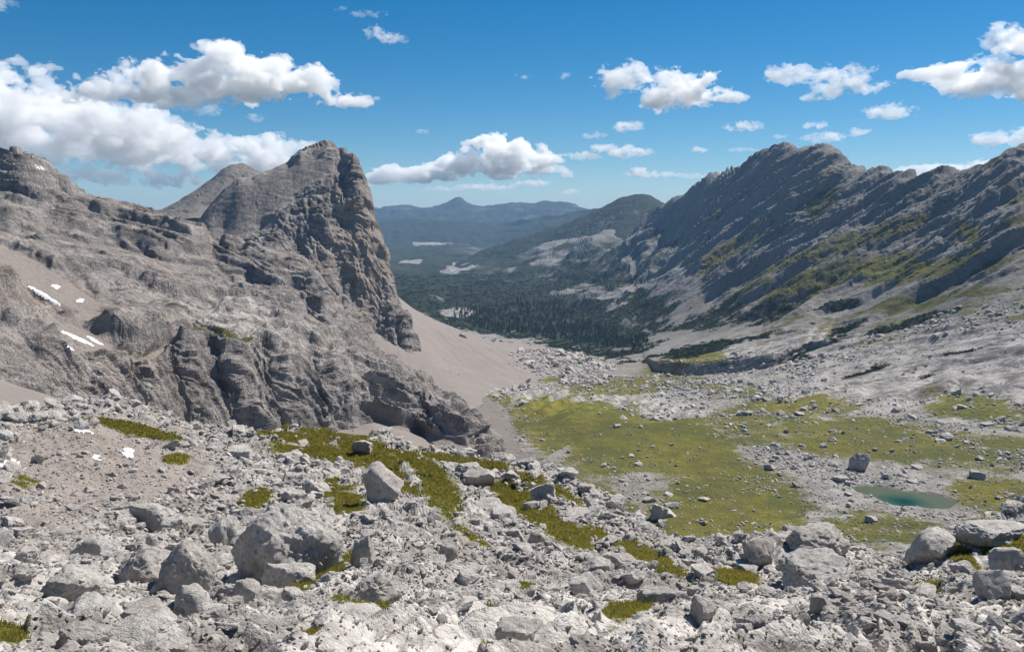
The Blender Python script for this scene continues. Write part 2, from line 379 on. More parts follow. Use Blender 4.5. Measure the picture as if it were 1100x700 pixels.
peak = Sheet('peak', [
    (370,200,900),(350,240,870),(330,225,885),(300,230,885),(380,290,850),(400,340,825),(428,388,795),(340,300,835),(280,245,880),(240,245,910),(390,250,870),(410,320,840),(200,275,940),
    (300,300,800),(360,360,770),(400,400,765),(440,408,770),(445,440,740),(250,300,820),(150,280,900),(412,300,850),(320,260,860),(365,320,825),
    (440,330,940),(450,380,900),(462,420,850),(425,270,980),(412,235,1000),(407,205,1010),(400,175,1040),(436,360,860),(448,400,800)][:23] + [
    (u + 9, v + 75, d) for u, v, d in [(379,174,935),(387,189,930),(392,204,922),(398,222,915),(402,238,908),(407,262,895),(414,282,885),(421,305,870),(426,325,860),(436,345,840)]] + [(470,460,800),(500,520,800),(460,430,790)],
    (-.365, -.07), (700, 1300),
    crest=[(180,290,980),(205,250,965),(222,225,960),(240,206,960),(257,195,955),(280,188,950),(299,181,945),(323,169,940),(348,160,940),(357,158,940),(369,164,938),(379,174,930),(386,188,922),(391,203,915),(397,220,908),(401,236,900),(406,261,888),(413,281,876),(420,305,862),(425,325,850),(435,345,832),(443,364,815),(444,385,800)], drop=.08, eps=.03)
scree = Sheet('scree', [
    (400,440,640),(450,382,790),(500,402,775),(560,412,790),(620,404,900),(480,424,630),(520,440,590),(545,466,470),(535,488,405),(470,470,430),(430,470,405),(480,492,385),(400,458,415),(560,500,380),(350,470,390),
    (440,350,870),(470,365,900),(520,382,880),(580,395,900),(640,396,960),(420,500,370),(520,510,370),(600,440,620),(650,425,740),(580,480,470),(700,420,800),(700,440,640)],
    (-.26, .20), (350, 1250),
    crest=[(380,285,1000),(410,303,990),(425,317,985),(440,329,990),(460,340,1000),(480,349,1010),(500,356,1020),(520,363,1040),(540,367,1060),(560,369,1080),(600,376,1100),(640,386,1120),(680,396,1120),(720,415,1120)], drop=.02)
strip = Sheet('strip', [(-90,470,120),(0,470,130),(100,470,150),(160,480,170),(-90,430,185),(0,440,165),(60,445,180),(110,452,195),(150,462,205)],
    (-AZ, -.33), (100, 420), crest=[(-90,380,270),(0,408,250),(50,424,240),(110,441,235),(150,455,235),(190,475,235)], drop=.02)
back = Sheet('back', [(150,260,1300),(230,232,1330),(300,240,1300),(100,280,1300),(260,205,1420),(340,260,1300)],
    (-.46, -.20), (1250, 2100), eps=.012, crest=[(100,266,1500),(140,245,1500),(170,229,1500),(200,211,1500),(225,194,1500),(240,182,1500),(250,177,1500),(262,178,1500),(272,183,1500),(283,189,1500),(300,202,1500),(340,225,1500)], drop=.05)
hill = Sheet('hill', [(440,330,3000),(520,330,3000),(600,320,3000),(680,300,3000),(760,290,3000),(860,290,3000),(500,293,3900),(560,284,3800),(620,270,3700),(660,262,3500),(760,255,3500),(640,252,3900),(690,238,3800),(590,268,4000)],
    (-.12, .36), (3000, 6500), crest=[(470,285,4400),(520,270,4400),(560,257,4400),(592,247,4400),(622,237,4300),(645,230,4200),(656,223,4200),(667,217,4200),(684,213,4200),(697,214,4200),(706,220,4200),(718,224,4200),(760,215,4200),(860,215,4200)], eps=.012, drop=.02)
foothills = Sheet('foothills', [(250,290,5300),(450,290,5300),(550,290,5300),(640,280,5300),(740,280,5300),(450,256,6800),(540,257,6800),(640,248,6600)],
    (-.36, .22), (5300, 9500), crest=[(250,240,8000),(400,243,8000),(420,240,8000),(440,239,8000),(475,240,8000),(503,242,7800),(530,243,7800),(560,240,7600),(590,236,7400),(615,232,7300),(640,229,7200),(680,226,7000),(740,226,7000)], eps=.012, drop=.012)
range_ = Sheet('range', [(250,262,8300),(450,262,8300),(550,262,8300),(700,262,8300),(480,238,9600),(590,236,9600)],
    (-.36, .22), (8300, 12500), crest=[(250,225,10500),(400,228,10500),(412,227,10500),(420,224,10500),(438,225,10500),(449,228,10500),(460,227,10500),(472,224,10500),(484,220.5,10500),(492,216.5,10500),(499,222,10500),(520,227,10500),(540,224,10500),(551,223,10500),(571,223,10500),(585,221,10500),(599,221,10500),(612,223,10500),(624,228,10500),(660,232,10500),(740,240,10500)], eps=.012, drop=.012)

# ------------------------------------------------------------------ the terrain: shape in detail
ATT = ('grass', 'scree', 'pine', 'pale', 'warm', 'dark')
def steep(N, lo=.3): return lo + (1 - lo) * sstep(.92, .6, N[:, 2])
def att(n, **k): return {a: k.get(a, np.zeros(n, np.float32)) for a in ATT}
MAT_NEAR = terrain_mat('near_ground', 6.0, bump=.55, cracks=.22)
MAT_MID = terrain_mat('valley_limestone', 45.0, bump=.5, grass_a=(.25, .212, .022), grass_b=(.105, .106, .018), pale_c=(.64, .595, .545), scree_c=(.2, .174, .155), bed_tilt=.42)
MAT_CLIFF = terrain_mat('cliff_limestone', 40.0, rock_a=(.21, .188, .172), rock_b=(.34, .307, .282), rock_c=(.105, .096, .09), bump=.9, grass_a=(.10, .10, .02))
MAT_FAR = terrain_mat('far_slopes', 600.0, bump=.6, rock_a=(.2, .2, .19), rock_b=(.3, .29, .28), rock_c=(.12, .13, .11))
MAT_SCREE = terrain_mat('scree', 25.0, bump=.25, scree_c=(.215, .187, .167))

# --- foreground
def ground_extra(A, L, T):
    return 0
ground.grid(du=1.02, dv=1.2, wl=.24)
P, N = ground.flat(); gu, gv = project(P); Pg0 = P
dist = np.linalg.norm(P[:, :2], axis=1)
grass = gauss(gu, gv, [(130,457,50,7,6,1.0),(178,466,30,5,12,.9),(320,470,55,8,4,1.0),(345,490,60,12,8,.95),(390,490,60,22,22,.9),(450,505,45,14,30,.9),(470,530,40,22,50,.85),
    (500,497,55,8,10,1.0),(570,550,55,16,35,1.15),(610,575,38,13,35,1.0),(700,602,45,10,25,1.1),(590,525,45,8,22,.9),(650,580,40,10,30,.75),(275,535,22,10,-15,.95),(355,525,14,12,0,.9),(375,540,25,20,60,.8),(190,492,18,5,0,.9),
    (345,620,55,16,-28,.95),(395,660,35,14,-15,.9),(425,665,25,10,-20,.8),(5,690,26,22,0,1.3),(675,660,28,12,-8,1.15),(525,655,16,6,5,.9),(560,630,14,5,0,.7),(790,622,26,9,5,1.1),(1075,583,40,18,8,1.25),(1035,600,22,14,30,.9),(1000,630,25,7,0,.7),(500,575,30,9,25,.6),(330,690,16,6,0,.9),(520,690,12,4,0,.6),(425,520,40,10,40,.8),(90,540,20,6,0,.5),(25,520,22,7,0,.6)])
slab = np.clip(gauss(gu, gv, [(455,545,75,50,25,1.2),(410,520,50,40,40,1.0),(540,690,90,40,0,1.0),(640,680,120,40,-5,.8),(100,680,80,30,0,.9),(760,680,120,35,-5,.8),(960,690,110,30,0,.7),(1075,580,60,26,0,1.0),(840,598,80,16,0,1.0),(250,690,60,18,0,.8),(1000,590,40,20,0,.8),(420,690,90,40,0,.9),(860,670,90,40,0,.8),(60,650,90,40,0,.6),(560,640,90,20,0,.7)]) * (1 + .8 * noise(P / 4 + 77)), 0, 1)
mor = np.clip(gauss(gu, gv, [(110,500,140,55,0,1.2),(40,540,80,50,0,.8)]), 0, 1)      # earthy moraine top left
big = fbm(P, 14, 3, .5) * .9
# slabs whose ribs run down to the right
th = R(38); Q = P.copy(); Q[:, 0], Q[:, 1] = P[:, 0] * math.cos(th) + P[:, 1] * math.sin(th), -P[:, 0] * math.sin(th) + P[:, 1] * math.cos(th)
Q = Q * np.array([.28, 1.0, .8], np.float32)
W = P + 0.8 * np.stack([noise(P / 2.6), noise(P / 2.6 + 9.1), noise(P / 2.6 + 3.7)], 1)
bl = .55 * blocks(W, 3.6, 1) + .34 * blocks(W, 1.5, 2) + .17 * blocks(W, .62, 3)
ribs = .9 * fbm(Q, 3.0, 4, .55, True, 2) + .5 * blocks(Q + W * .1, 1.6, 4)
fine = .10 * fbm(P, 1.1, 4, .6, False, 5)
far = sstep(30, 75, dist)
h = big * (.5 + .5 * far) + bl * (.75 + .5 * far) * (1 - .75 * mor) * (1 - .35 * slab) + ribs * slab * sstep(35, 50, dist) + fine * (.6 + .8 * far)
gq = sstep(.3, .75, grass + .25 * noise(P / 2.2))
h = np.where(True, h * (1 - .6 * gq) + .12 * gq * (1 + fbm(P, 1.6, 3)), h)
cz = P[:, 2] + .22 * P[:, 0] + 1.3 * fbm(P, 5, 3, .5, False, 51) ; lat = np.clip(.35 + 1.5 * fbm(P, 9, 2, .5, False, 52), 0, 1)
up = (terr(cz, 1.5, .12) * 1.0 + terr(cz + .5 * W[:, 0], .55, .13) * .9) * (.45 + .55 * slab) * (1 - .8 * gq) * (1 - .7 * mor) * lat * fine_enough(P, 1.2)
ground.displace(h, up)
Pd = ground.P.reshape(-1, 3)
slope = ground.N.reshape(-1, 3)[:, 2]
ga = grass + .75 * fbm(P, 2.2, 5, .66, False, 8) - .35 * sstep(.78, .5, slope)
trail = gauss(gu, gv, [(210,560,60,25,20,.6),(520,590,70,12,30,.7),(900,640,120,12,0,.4)])
ground_a = att(len(P), grass=np.clip(ga * 1.05 + .03, 0, 1.2), scree=np.clip(mor * 1.1 + .5 * trail + .3 * noise(P / 5), 0, .9), warm=np.clip(gauss(gu, gv, [(60,470,110,22,0,.9),(480,580,40,12,20,.5),(60,520,60,20,0,.5)]) + .35 * noise(P / 6 + 40) - .1, 0, .8),
    pale=np.clip(gauss(gu, gv, [(560,640,420,40,0,.5),(950,640,250,60,0,.75),(600,690,500,30,0,.6)]) + .3 * noise(P / 3 + 11), 0, .85))
ground.build('ground', MAT_NEAR, ground_a, 'pale limestone rubble and slabs with turf patches across the foreground slope', 'ground')

# --- valley floor and the long range on the right
LAKE_Z = float(pt(965, 534, 322)[2])
wall_c = [(690, 383), (705, 399), (740, 404), (790, 400), (830, 394), (868, 377), (905, 368)]
def wall_extra(A, L, T):
    waz = np.array([azt(u, v)[0] for u, v in wall_c]); wl = np.log([valley.hit(u, v) for u, v in wall_c])
    w = np.interp(A, waz, wl); hgt = np.interp(A, waz, [0, 10, 13, 14, 13, 9, 0], left=0, right=0)
    x = L - w
    return hgt / np.exp(L) * sstep(-.004, .010, x) * np.exp(-np.clip(x, 0, 9) / .16)
valley.grid(du=1.05, dv=1.2, wl=([100, 250, 320, 1700, 2300, 6500], [.06, .1, .38, .38, .12, .06]), extra=wall_extra)
P, N = valley.flat(); vu, vv = project(P); dist = np.linalg.norm(P[:, :2], axis=1); Pv0 = P
rng_m = sstep(-10, 30, (np.interp(vu, [500, 640, 700, 760, 800, 900, 1000, 1100, 1200], [215, 228, 262, 322, 352, 350, 342, 320, 300]) - vv)) * (dist > 800)   # the range itself
kar = np.clip(gauss(vu, vv, [(1020,395,150,42,-8,1.2),(860,370,110,22,-8,1.0),(600,435,60,18,8,1.0),(690,435,70,12,10,.9),(900,420,80,14,-15,.9),(1100,420,80,30,0,1.0)]), 0, 1)
gh = np.clip(gauss(vu, vv, [(660,485,100,40,22,1.3),(600,450,50,16,20,1.0),(750,515,50,20,20,.8)]), 0, 1)
# bedding of the range: beds dip towards the lower left of the picture
bed = np.array([-.45, .35, .82]); bed /= np.linalg.norm(bed)
Wp = P + 14 * np.stack([noise(P / 220), noise(P / 220 + 9.1), noise(P / 220 + 3.7)], 1).astype(np.float32)
bc = Wp @ bed
along = np.cross(bed, [0.2, 1, 0]); along /= np.linalg.norm(along); acr = np.cross(along, bed)
B = np.stack([(Wp @ along) * .14, (Wp @ acr) * .45, bc], 1).astype(np.float32)
ledge = 4 * fbm(B, 42, 3, .5, True, 1) + 3.5 * fbm(B, 15, 4, .6, True, 5) + 5 * blocks(B, 36, 2) + 4 * blocks(B, 15, 3) + 2.4 * blocks(B, 7, 4)
but = 13 * fbm(P * np.array([.7, 1, .5], np.float32), 200, 3, .5, True, 3) - 3
rough_r = ledge + but + 3.2 * fbm(P, 24, 5, .62, True, 4) + 2.2 * blocks(P, 11, 12)
# karst pavement: big tilted slabs with fissures
th = R(-28); Kx = P.copy(); Kx[:, 0], Kx[:, 1] = P[:, 0] * math.cos(th) + P[:, 1] * math.sin(th), -P[:, 0] * math.sin(th) + P[:, 1] * math.cos(th)
Kx = Kx * np.array([.35, 1, 1], np.float32) + 4 * noise(P / 25)[:, None]
karst = 2.4 * blocks(Kx, 24, 5) + 1.3 * blocks(Kx, 9, 6) + .8 * blocks(Kx, 3.6, 7) + 1.8 * fbm(Kx, 16, 4, .55, True, 2)
moor = 3.2 * fbm(P, 45, 4, .5) + .9 * fbm(P, 9, 4, .6, True, 6) + .7 * blocks(P, 6, 8) + .35 * blocks(P, 2.4, 9)
turf = 6.5 * fbm(P, 60, 3, .45, False, 16) + 1.2 * fbm(P, 14, 3, .5, False, 17) + 1.5 + .35 * fbm(P * np.array([1, .5, 1], np.float32), 7, 3, .55)
farv = sstep(1300, 2400, dist) * (1 - rng_m)
forest_floor = 42 * fbm(P, 220, 5, .55, True, 7) + 8 * fbm(P, 45, 4, .6, False, 8)
h = moor * (1 - kar) + .7 * karst * kar
h = h * (1 - gh) + turf * gh
h = h + 7 * gauss(vu, vv, [(665,472,80,24,22,1.0)])
moorfan = gauss(vu, vv, [(530,478,26,52,-32,1.0),(505,450,40,30,0,.9)]); h = h * (1 - .8 * moorfan)
nearf = sstep(110, 260, dist) * .7 + .3
h = h * nearf * (1 - rng_m) * (1 - farv) * .62 + rough_r * rng_m * steep(N, .75) * (.45 + .55 * sstep(900, 1400, dist)) * (1 - .55 * sstep(2300, 2900, dist)) + forest_floor * farv
# tarn: hollow out its bed, keep the shore above it
lake_uv = [(908,522),(930,521),(952,523),(972,527),(995,530),(1015,533),(1028,539),(1020,546),(1000,547),(985,544),(968,544),(952,541),(940,534),(920,529)]
lk = []
for u, v in lake_uv:
    x, y, z = ray(u, v); k = LAKE_Z / z; lk.append((x * k, y * k))
lk = np.array(lk)
def poly_dist(x, y, poly):
    """signed distance to a polygon, negative inside"""
    ins = np.zeros(len(x), bool); d = np.full(len(x), 1e9)
    for (x0, y0), (x1, y1) in zip(poly, np.roll(poly, -1, 0)):
        ins ^= ((y0 > y) != (y1 > y)) & (x < (x1 - x0) * (y - y0) / (y1 - y0 + 1e-9) + x0)
        t = np.clip(((x - x0) * (x1 - x0) + (y - y0) * (y1 - y0)) / ((x1 - x0) ** 2 + (y1 - y0) ** 2), 0, 1)
        d = np.minimum(d, np.hypot(x - x0 - t * (x1 - x0), y - y0 - t * (y1 - y0)))
    return np.where(ins, -d, d)
bz = bc + 5 * fbm(P, 90, 4, .55, False, 61)
bk = P @ np.array([-.22, .16, .95]) + 1.5 * fbm(P, 45, 3)
mo = np.clip(.85 + 1.2 * fbm(P, 120, 3, .5, False, 62), .3, 1.1)
up = rng_m * sstep(850, 1000, dist) * mo * (terr(bz, 46, .19) * .55 + terr(bz + 3 * noise(P / 60), 19, .18) * 1.0 * np.clip(.7 + 2 * noise(P / 75 + 5), 0, 1.3) + terr(bz + 1.5 * noise(P / 30), 9, .22) * 1.0 * np.clip(.6 + 2.2 * noise(P / 45 + 9), 0, 1.3))
up = up * (1 - .6 * sstep(2400, 3000, dist)) + kar * (1 - rng_m) * (terr(bk, 5.2, .15) * 1.3 * np.clip(.6 + 2 * noise(P / 40 + 5), 0, 1.2) + terr(bk + .3 * noise(P / 9), 2.3, .2) * 1.1) * sstep(400, 520, dist)
valley.displace(h, up)
Z = valley.P.reshape(-1, 3)
nearl = np.where(np.hypot(Z[:, 0] - lk[:, 0].mean(), Z[:, 1] - lk[:, 1].mean()) < 130)[0]
dl = poly_dist(Z[nearl, 0], Z[nearl, 1], lk) + 2.0 * fbm(P[nearl], 9, 3)
fl = sstep(40, 4, dl)
zz = Z[nearl, 2] * (1 - fl) + fl * (LAKE_Z + .3 + np.clip(dl, 0, 60) * .06 + .35 * np.clip(h[nearl], -2, 3))
Z[nearl, 2] = np.where(dl < 0, LAKE_Z - .12 * np.minimum(-dl, 12), np.maximum(zz, LAKE_Z + .04 + .03 * np.clip(dl, 0, 10)))
valley.normals()
slope = valley.N.reshape(-1, 3)[:, 2]
n1 = fbm(P, 40, 5, .6, False, 11); n2 = fbm(P, 160, 5, .6, False, 12); nb = fbm(B, 60, 5, .6, False, 13)
grass = gauss(vu, vv, [(662,480,112,42,20,1.25),(600,448,52,20,15,1.0),(750,515,48,25,20,1.0),(520,428,36,9,5,1.0),(660,415,62,9,0,1.0),(740,410,50,6,8,1.25),(755,386,36,7,0,.8),(850,440,95,16,-8,.85),(1045,440,70,18,8,1.0),(900,485,170,30,0,.68),(1060,490,80,22,0,.7),(800,565,110,45,0,.75),(930,570,90,30,0,.75),(1010,500,90,30,0,.52),(740,470,70,25,0,.75),(1070,525,60,14,0,.85),(640,540,50,16,25,.7),(700,465,60,20,15,.8),(800,420,40,8,0,.6),(725,395,30,10,0,.8)])
gr = gauss(vu, vv, [(885,215,16,26,25,.95),(800,262,70,11,-32,.85),(905,300,120,14,-12,.9),(1010,292,90,13,-10,.9),(1050,252,60,9,-5,.75),(945,255,60,9,-15,.8),(850,285,55,10,-20,.85),(780,225,40,9,-35,.8),(1060,320,60,8,-12,.5),(835,240,40,7,-35,.8),(980,330,60,8,-12,.7),(1080,215,30,8,0,.6),(860,320,60,8,-8,.6),(1060,180,40,8,10,.5),(850,175,50,12,20,.4)])
grass = np.where(rng_m > .5, gr + .6 * nb + .2 - .9 * sstep(.72, .5, slope), grass + .22 * (1 - kar) * (1 - .0 * farv) + (.5 + .35 * sstep(780, 860, vu)) * n1 + .5 * gauss(vu, vv, [(960,350,190,26,-6,1.0)]) - .1 * sstep(800, 880, vu) - .5 * sstep(.82, .6, slope) * (1 - gh))
pine = gauss(vu, vv, [(600,345,140,32,14,1.15),(520,345,80,20,10,1.0),(560,310,170,40,0,.85),(695,328,70,42,0,.98),(640,370,60,10,5,.95),(740,383,60,7,-10,.95),(860,352,30,10,-15,.8),(450,300,90,50,0,.9),(650,290,110,40,0,.72),(790,343,75,20,-12,.82),(730,290,50,22,-35,.75),(760,250,60,24,-35,.55),(720,250,60,30,0,.6),(700,230,60,20,0,.6),(800,200,60,25,-30,.35),(400,270,80,40,0,.9),(560,270,120,16,0,.7)])
for s_ in [(790,391,85,4,-4,1.3),(880,372,45,4,-22,1.3),(850,380,40,4,-28,1.2),(905,356,35,4,-25,1.1),(930,400,30,3,-20,.9),(760,372,60,5,-10,1.1),(820,362,50,4,-15,.9),(740,350,40,7,-10,.9),(960,352,60,3,-14,1.0),(1010,338,50,3,-12,.9),(900,330,40,3,-16,.9),(1050,372,40,2.5,-14,.9),(985,410,45,2,-20,.9)]:
    pine = np.maximum(pine, gauss(vu, vv + 4 * n1, [s_]))
pn = fbm(P * np.array([1, .6, 1], np.float32), 110, 5, .62, False, 15)
pine = pine + .5 * n1 + .5 * n2 - .10 + .2 * farv + (1.15 * pn - .24) * sstep(470, 560, vu) * sstep(240, 255, vv) * (1 - gauss(vu, vv, [(600,350,80,18,10,1.0)])) - .5 * sstep(.75, .5, slope)
pale = gauss(vu, vv, [(500,290,34,7,-18,1.2),(490,342,30,5,5,.9),(465,263,26,3,0,1.1),(545,262,24,3,-5,1.0),(590,285,34,4,-18,.7),(440,285,20,3,-5,.9),(545,297,20,4,-15,.7),(610,262,24,3,-20,.6),(670,330,40,12,-40,.6),(720,310,50,10,-30,.6)])
pale_k = np.clip(kar * .8 + .3 * n1 + .1, 0, 1)
pine = pine * (1 - sstep(.45, .8, pale + .45 * n1)) - .3 * gh
pine = np.where((dist < 640), 0, pine)
fan = sstep(.25, .6, gauss(vu, vv, [(530,478,26,52,-32,1.2),(505,450,40,30,0,1.0),(545,500,22,22,0,1.0)]) + .2 * n1)
scr = gauss(vu, vv, [(760,330,70,14,12,.9),(860,325,80,8,-8,.8),(900,345,90,8,0,.8),(600,400,80,12,0,.9),(660,395,60,8,0,.8),(640,560,60,25,40,.9),(700,560,50,14,30,.8),(545,470,30,40,0,.6),(920,555,14,2,30,1.2),(870,470,60,2.5,8,1.1),(700,448,40,2,18,.9),(790,590,120,30,0,.5),(960,345,60,10,-5,.7),(850,470,50,4,-5,.9),(1030,540,16,5,0,.7),(780,300,40,25,50,.6)])
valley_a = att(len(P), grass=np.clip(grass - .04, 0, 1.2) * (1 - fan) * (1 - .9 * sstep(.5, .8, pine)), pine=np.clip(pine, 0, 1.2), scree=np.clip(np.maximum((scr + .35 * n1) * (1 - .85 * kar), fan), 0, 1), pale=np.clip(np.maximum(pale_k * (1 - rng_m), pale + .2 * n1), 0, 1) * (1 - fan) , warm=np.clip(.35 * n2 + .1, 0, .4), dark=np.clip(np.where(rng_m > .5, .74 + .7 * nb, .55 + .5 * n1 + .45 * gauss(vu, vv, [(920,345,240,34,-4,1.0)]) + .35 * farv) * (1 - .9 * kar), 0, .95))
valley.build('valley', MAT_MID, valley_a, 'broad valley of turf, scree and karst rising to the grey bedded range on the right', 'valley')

# --- left massif
def cliff_detail(sh, fl, amp, flute=1.0):
    P, N = sh.flat()
    Wp = P + 14 * np.stack([noise(P / 60), noise(P / 60 + 9.1), noise(P / 60 + 3.7)], 1).astype(np.float32)
    Fv = Wp * np.array([1, 1, .34], np.float32)
    S = np.stack([Wp[:, 0] * .3, Wp[:, 1] * .3, Wp[:, 2] + .30 * Wp[:, 0]], 1).astype(np.float32)
    h = amp * (9 * fbm(Fv, 70, 4, .5, True, 1) * flute + 5 * blocks(Fv, 34, 2) * flute + 3.2 * blocks(Fv, 15, 3) + 1.6 * blocks(Wp, 6.5, 4) + .7 * blocks(Wp, 3, 5) + 1.4 * fbm(Fv, 9, 4, .6, True, 6))
    h2 = amp * (6 * fbm(S, 40, 4, .55, True, 7) + 3.5 * blocks(S, 18, 8) + 1.8 * blocks(S, 8, 9) + .9 * blocks(S, 3.6, 10))
    return h * (1 - fl) + h2 * fl, P, Fv
left.grid(du=1.0, dv=1.2, wl=.45)
P, N = left.flat(); lu, lv = project(P); dist = np.linalg.norm(P[:, :2], axis=1)
strata = sstep(-15, 25, np.interp(lu, [0, 100, 200, 300, 340], [262, 288, 300, 282, 270]) - lv) * (dist > 500)
scr = gauss(lu, lv, [(20,285,70,14,27,1.2),(60,310,60,14,28,1.1),(110,350,50,12,25,.9),(170,380,40,7,-25,.7),(90,365,60,14,25,.8),(200,345,60,6,-10,.5),(470,480,60,14,20,1.1),(420,460,60,8,22,.8),(330,440,18,26,0,.3)])
h, _, Fv = cliff_detail(left, strata * .85, .95 * sstep(150, 420, dist) + .1)
n1 = fbm(P, 35, 4, .6, False, 3); n3 = fbm(P, 12, 4, .6, False, 5)
sc_m = sstep(.35, .7, scr + .25 * n1)
near_silh = sstep(.0, 1, 1)
st_ = steep(N, .0)
Fl = (P + 5 * np.stack([noise(P / 24), noise(P / 24 + 9.1), noise(P / 24 + 3.7)], 1)) * np.array([1, 1, .13], np.float32); Fl[:, 0] += .55 * P[:, 2]
fl_ = 5.0 * fbm(Fl.astype(np.float32), 26, 4, .55, True, 71) + 3.8 * fbm(Fl.astype(np.float32), 10, 4, .6, True, 72) + 1.4 * blocks(Fl.astype(np.float32), 12, 73)
cz = P[:, 2] + .24 * P[:, 0] + 6 * fbm(P, 90, 4, .5, False, 74); mo = np.clip(.9 + 1.2 * fbm(P, 80, 3, .5, False, 75), .45, 1.4)
up = (terr(cz, 21, .15) * .45 + terr(cz + 2 * noise(P / 30), 8.5, .13) * 1.1 + terr(cz + 1.2 * noise(P / 14), 3.6, .14) * 1.4 + terr(cz + .6 * noise(P / 6), 1.7, .16) * 1.2) * mo * (1 - .9 * sc_m) * (1 - .75 * st_) * sstep(330, 400, dist)
left.displace((h * (.42 - .12 * st_) + fl_ * st_ * (.4 + .6 * sstep(200, 330, dist))) * (1 - .85 * sc_m), up)
slope = left.N.reshape(-1, 3)[:, 2]
gl = gauss(lu, lv, [(230,362,26,6,15,.9),(250,375,22,6,30,.8),(270,395,20,5,20,.7),(150,385,18,4,0,.7),(205,370,18,3,0,.7),(300,365,16,4,10,.6),(110,395,14,4,0,.5)])
left_a = att(len(P), scree=np.clip(sc_m + .12 * sstep(.72, .9, slope) + .2 * n3, 0, 1), grass=np.clip(gl + .4 * n3 - .5 * sstep(.75, .5, slope), 0, 1), warm=np.clip(.12 + .45 * n1 + gauss(lu, lv, [(60,320,80,20,25,.5)]), 0, .75), pale=np.clip(gauss(lu, lv, [(260,350,90,26,12,.5),(390,410,60,20,35,.45),(250,330,60,12,0,.4)]) + .3 * n3, 0, .6))
left.build('mountainside', MAT_CLIFF, left_a, 'rugged grey limestone mountainside and fluted buttress filling the left', 'mountainside')

# --- the sheer peak
peak.grid(du=1.0, dv=1.2, wl=.25)
h, P, Fv = cliff_detail(peak, 0.0, 1.0)
pu, pv = project(P)
slabm = sstep(.3, .8, gauss(pu, pv, [(270,215,70,30,-20,1.0),(240,240,70,25,0,.9),(310,200,50,25,-20,.7),(220,230,40,20,0,1.0),(315,190,60,20,-22,1.0),(350,180,25,14,-10,.7)]))
peak.displace(h * (.92 - .8 * slabm))
slope = peak.N.reshape(-1, 3)[:, 2]; n1 = fbm(P, 50, 4, .6, False, 3); n2 = fbm(Fv, 60, 4, .6, False, 9)
peak_a = att(len(P), scree=np.clip(slabm * .75 + .3 * n1 - .2, 0, .8), warm=np.clip(gauss(pu, pv, [(385,250,30,60,20,.9),(400,300,20,60,15,.7),(350,300,25,40,0,.5),(330,180,50,18,-20,.6)]) + .5 * n2, 0, .8), pale=np.clip(.35 * n1 + .45 * slabm, 0, .6))
peak.build('peak', MAT_CLIFF, peak_a, 'sheer rocky peak with a vertical cliff edge on its right', 'peak')

back.grid(du=1.05, dv=1.2, wl=.3)
h, P, Fv = cliff_detail(back, .4, .8)
back.displace(h * .7)
n1 = fbm(P, 60, 4, .6, False, 3)
back.build('distant_peak', MAT_CLIFF, att(len(P), scree=np.clip(.2 + .5 * n1, 0, .5), dark=np.clip(.6 + .5 * n1, 0, .9)), 'dark pyramid summit behind the saddle at left', 'peak')

# --- scree fans
scree.grid(du=1.05, dv=1.2, wl=.04)
P, N = scree.flat(); su, sv = project(P)
# runnels fall away from the cliff foot
rad = np.arctan2(P[:, 0] + 150, P[:, 1] - 1080); rr = np.hypot(P[:, 0] + 150, P[:, 1] - 1080)
q = np.stack([rad * 420, rr * .05, 0 * rr], 1).astype(np.float32)
lower = sstep(.3, .8, gauss(su, sv, [(630,400,80,14,8,1.0),(600,385,60,10,5,.8)]))
scree.displace(1.1 * fbm(q, 14, 4, .6) + 2.0 * fbm(P, 60, 3) + .35 * blocks(P, 3.5, 1) + lower * (2.2 * blocks(P, 9, 2) + 1.2 * blocks(P, 4, 3)))
ru = fbm(q, 9, 4, .65, False, 4); n1 = fbm(P, 30, 4, .6, False, 5)
gsc = gauss(su, sv, [(660,412,50,8,0,.9),(600,410,30,6,0,.6),(640,392,40,5,0,.6)])
scree.build('scree_slope', MAT_SCREE, att(len(P), scree=np.clip(.95 - .75 * lower * (.6 + n1), .1, 1), warm=np.clip(.3 + .8 * ru, 0, .8), pale=np.clip(.5 * ru, 0, .6), grass=np.clip(gsc + .4 * n1, 0, 1)), 'grey scree fan sweeping down from the foot of the sheer peak', 'scree')
strip.grid(du=1.1, dv=1.2, wl=.05)
P, N = strip.flat(); tu, tv = project(P)
q = np.stack([P[:, 0] * .25 + P[:, 1] * .2, P[:, 1] * .9 - P[:, 0] * .5, P[:, 2] * .5], 1).astype(np.float32)
strip.displace(.25 * fbm(q, 6, 4, .6) + .12 * blocks(P, 1.6, 2))
strip.build('scree_apron', MAT_SCREE, att(len(P), scree=np.full(len(P), .95), warm=np.clip(.5 + .6 * fbm(q, 9, 4), 0, .9)), 'brownish scree apron with snow streaks at the far left', 'scree')

# --- far country
for sh, nm, lab, amp, pl in ((hill, 'hill', 'dark blue rounded hill at the head of the valley', 26, -.1), (foothills, 'foothills', 'low forested hills in the hazy distance', 55, -.15), (range_, 'distant_range', 'blue hazy mountain range on the horizon', 85, .0)):
    sh.grid(du=1.1, dv=1.2, wl=.16)
    P, N = sh.flat(); u_, v_ = project(P)
    D = float(np.exp((sh.L0 + sh.L1) / 2))
    sh.displace(amp * (fbm(P, D * .06, 5, .52, True, 2) + .35 * fbm(P, D * .012, 4, .55, True, 3)))
    n1 = fbm(P, D * .02, 5, .6, False, 4)
    sl_ = sh.N.reshape(-1, 3)[:, 2]
    pin = np.clip(.75 - pl + .7 * n1 - .9 * sstep(.8, .55, sl_), 0, 1.0) if sh is not range_ else np.clip(.7 + .6 * n1, 0, 1)
    sh.build(nm, MAT_FAR, att(len(P), pine=pin, pale=np.clip(-.7 * n1 - (.1 if sh is not range_ else .4), 0, .5)), lab, 'hill' if sh is not range_ else 'mountains', smooth=True)

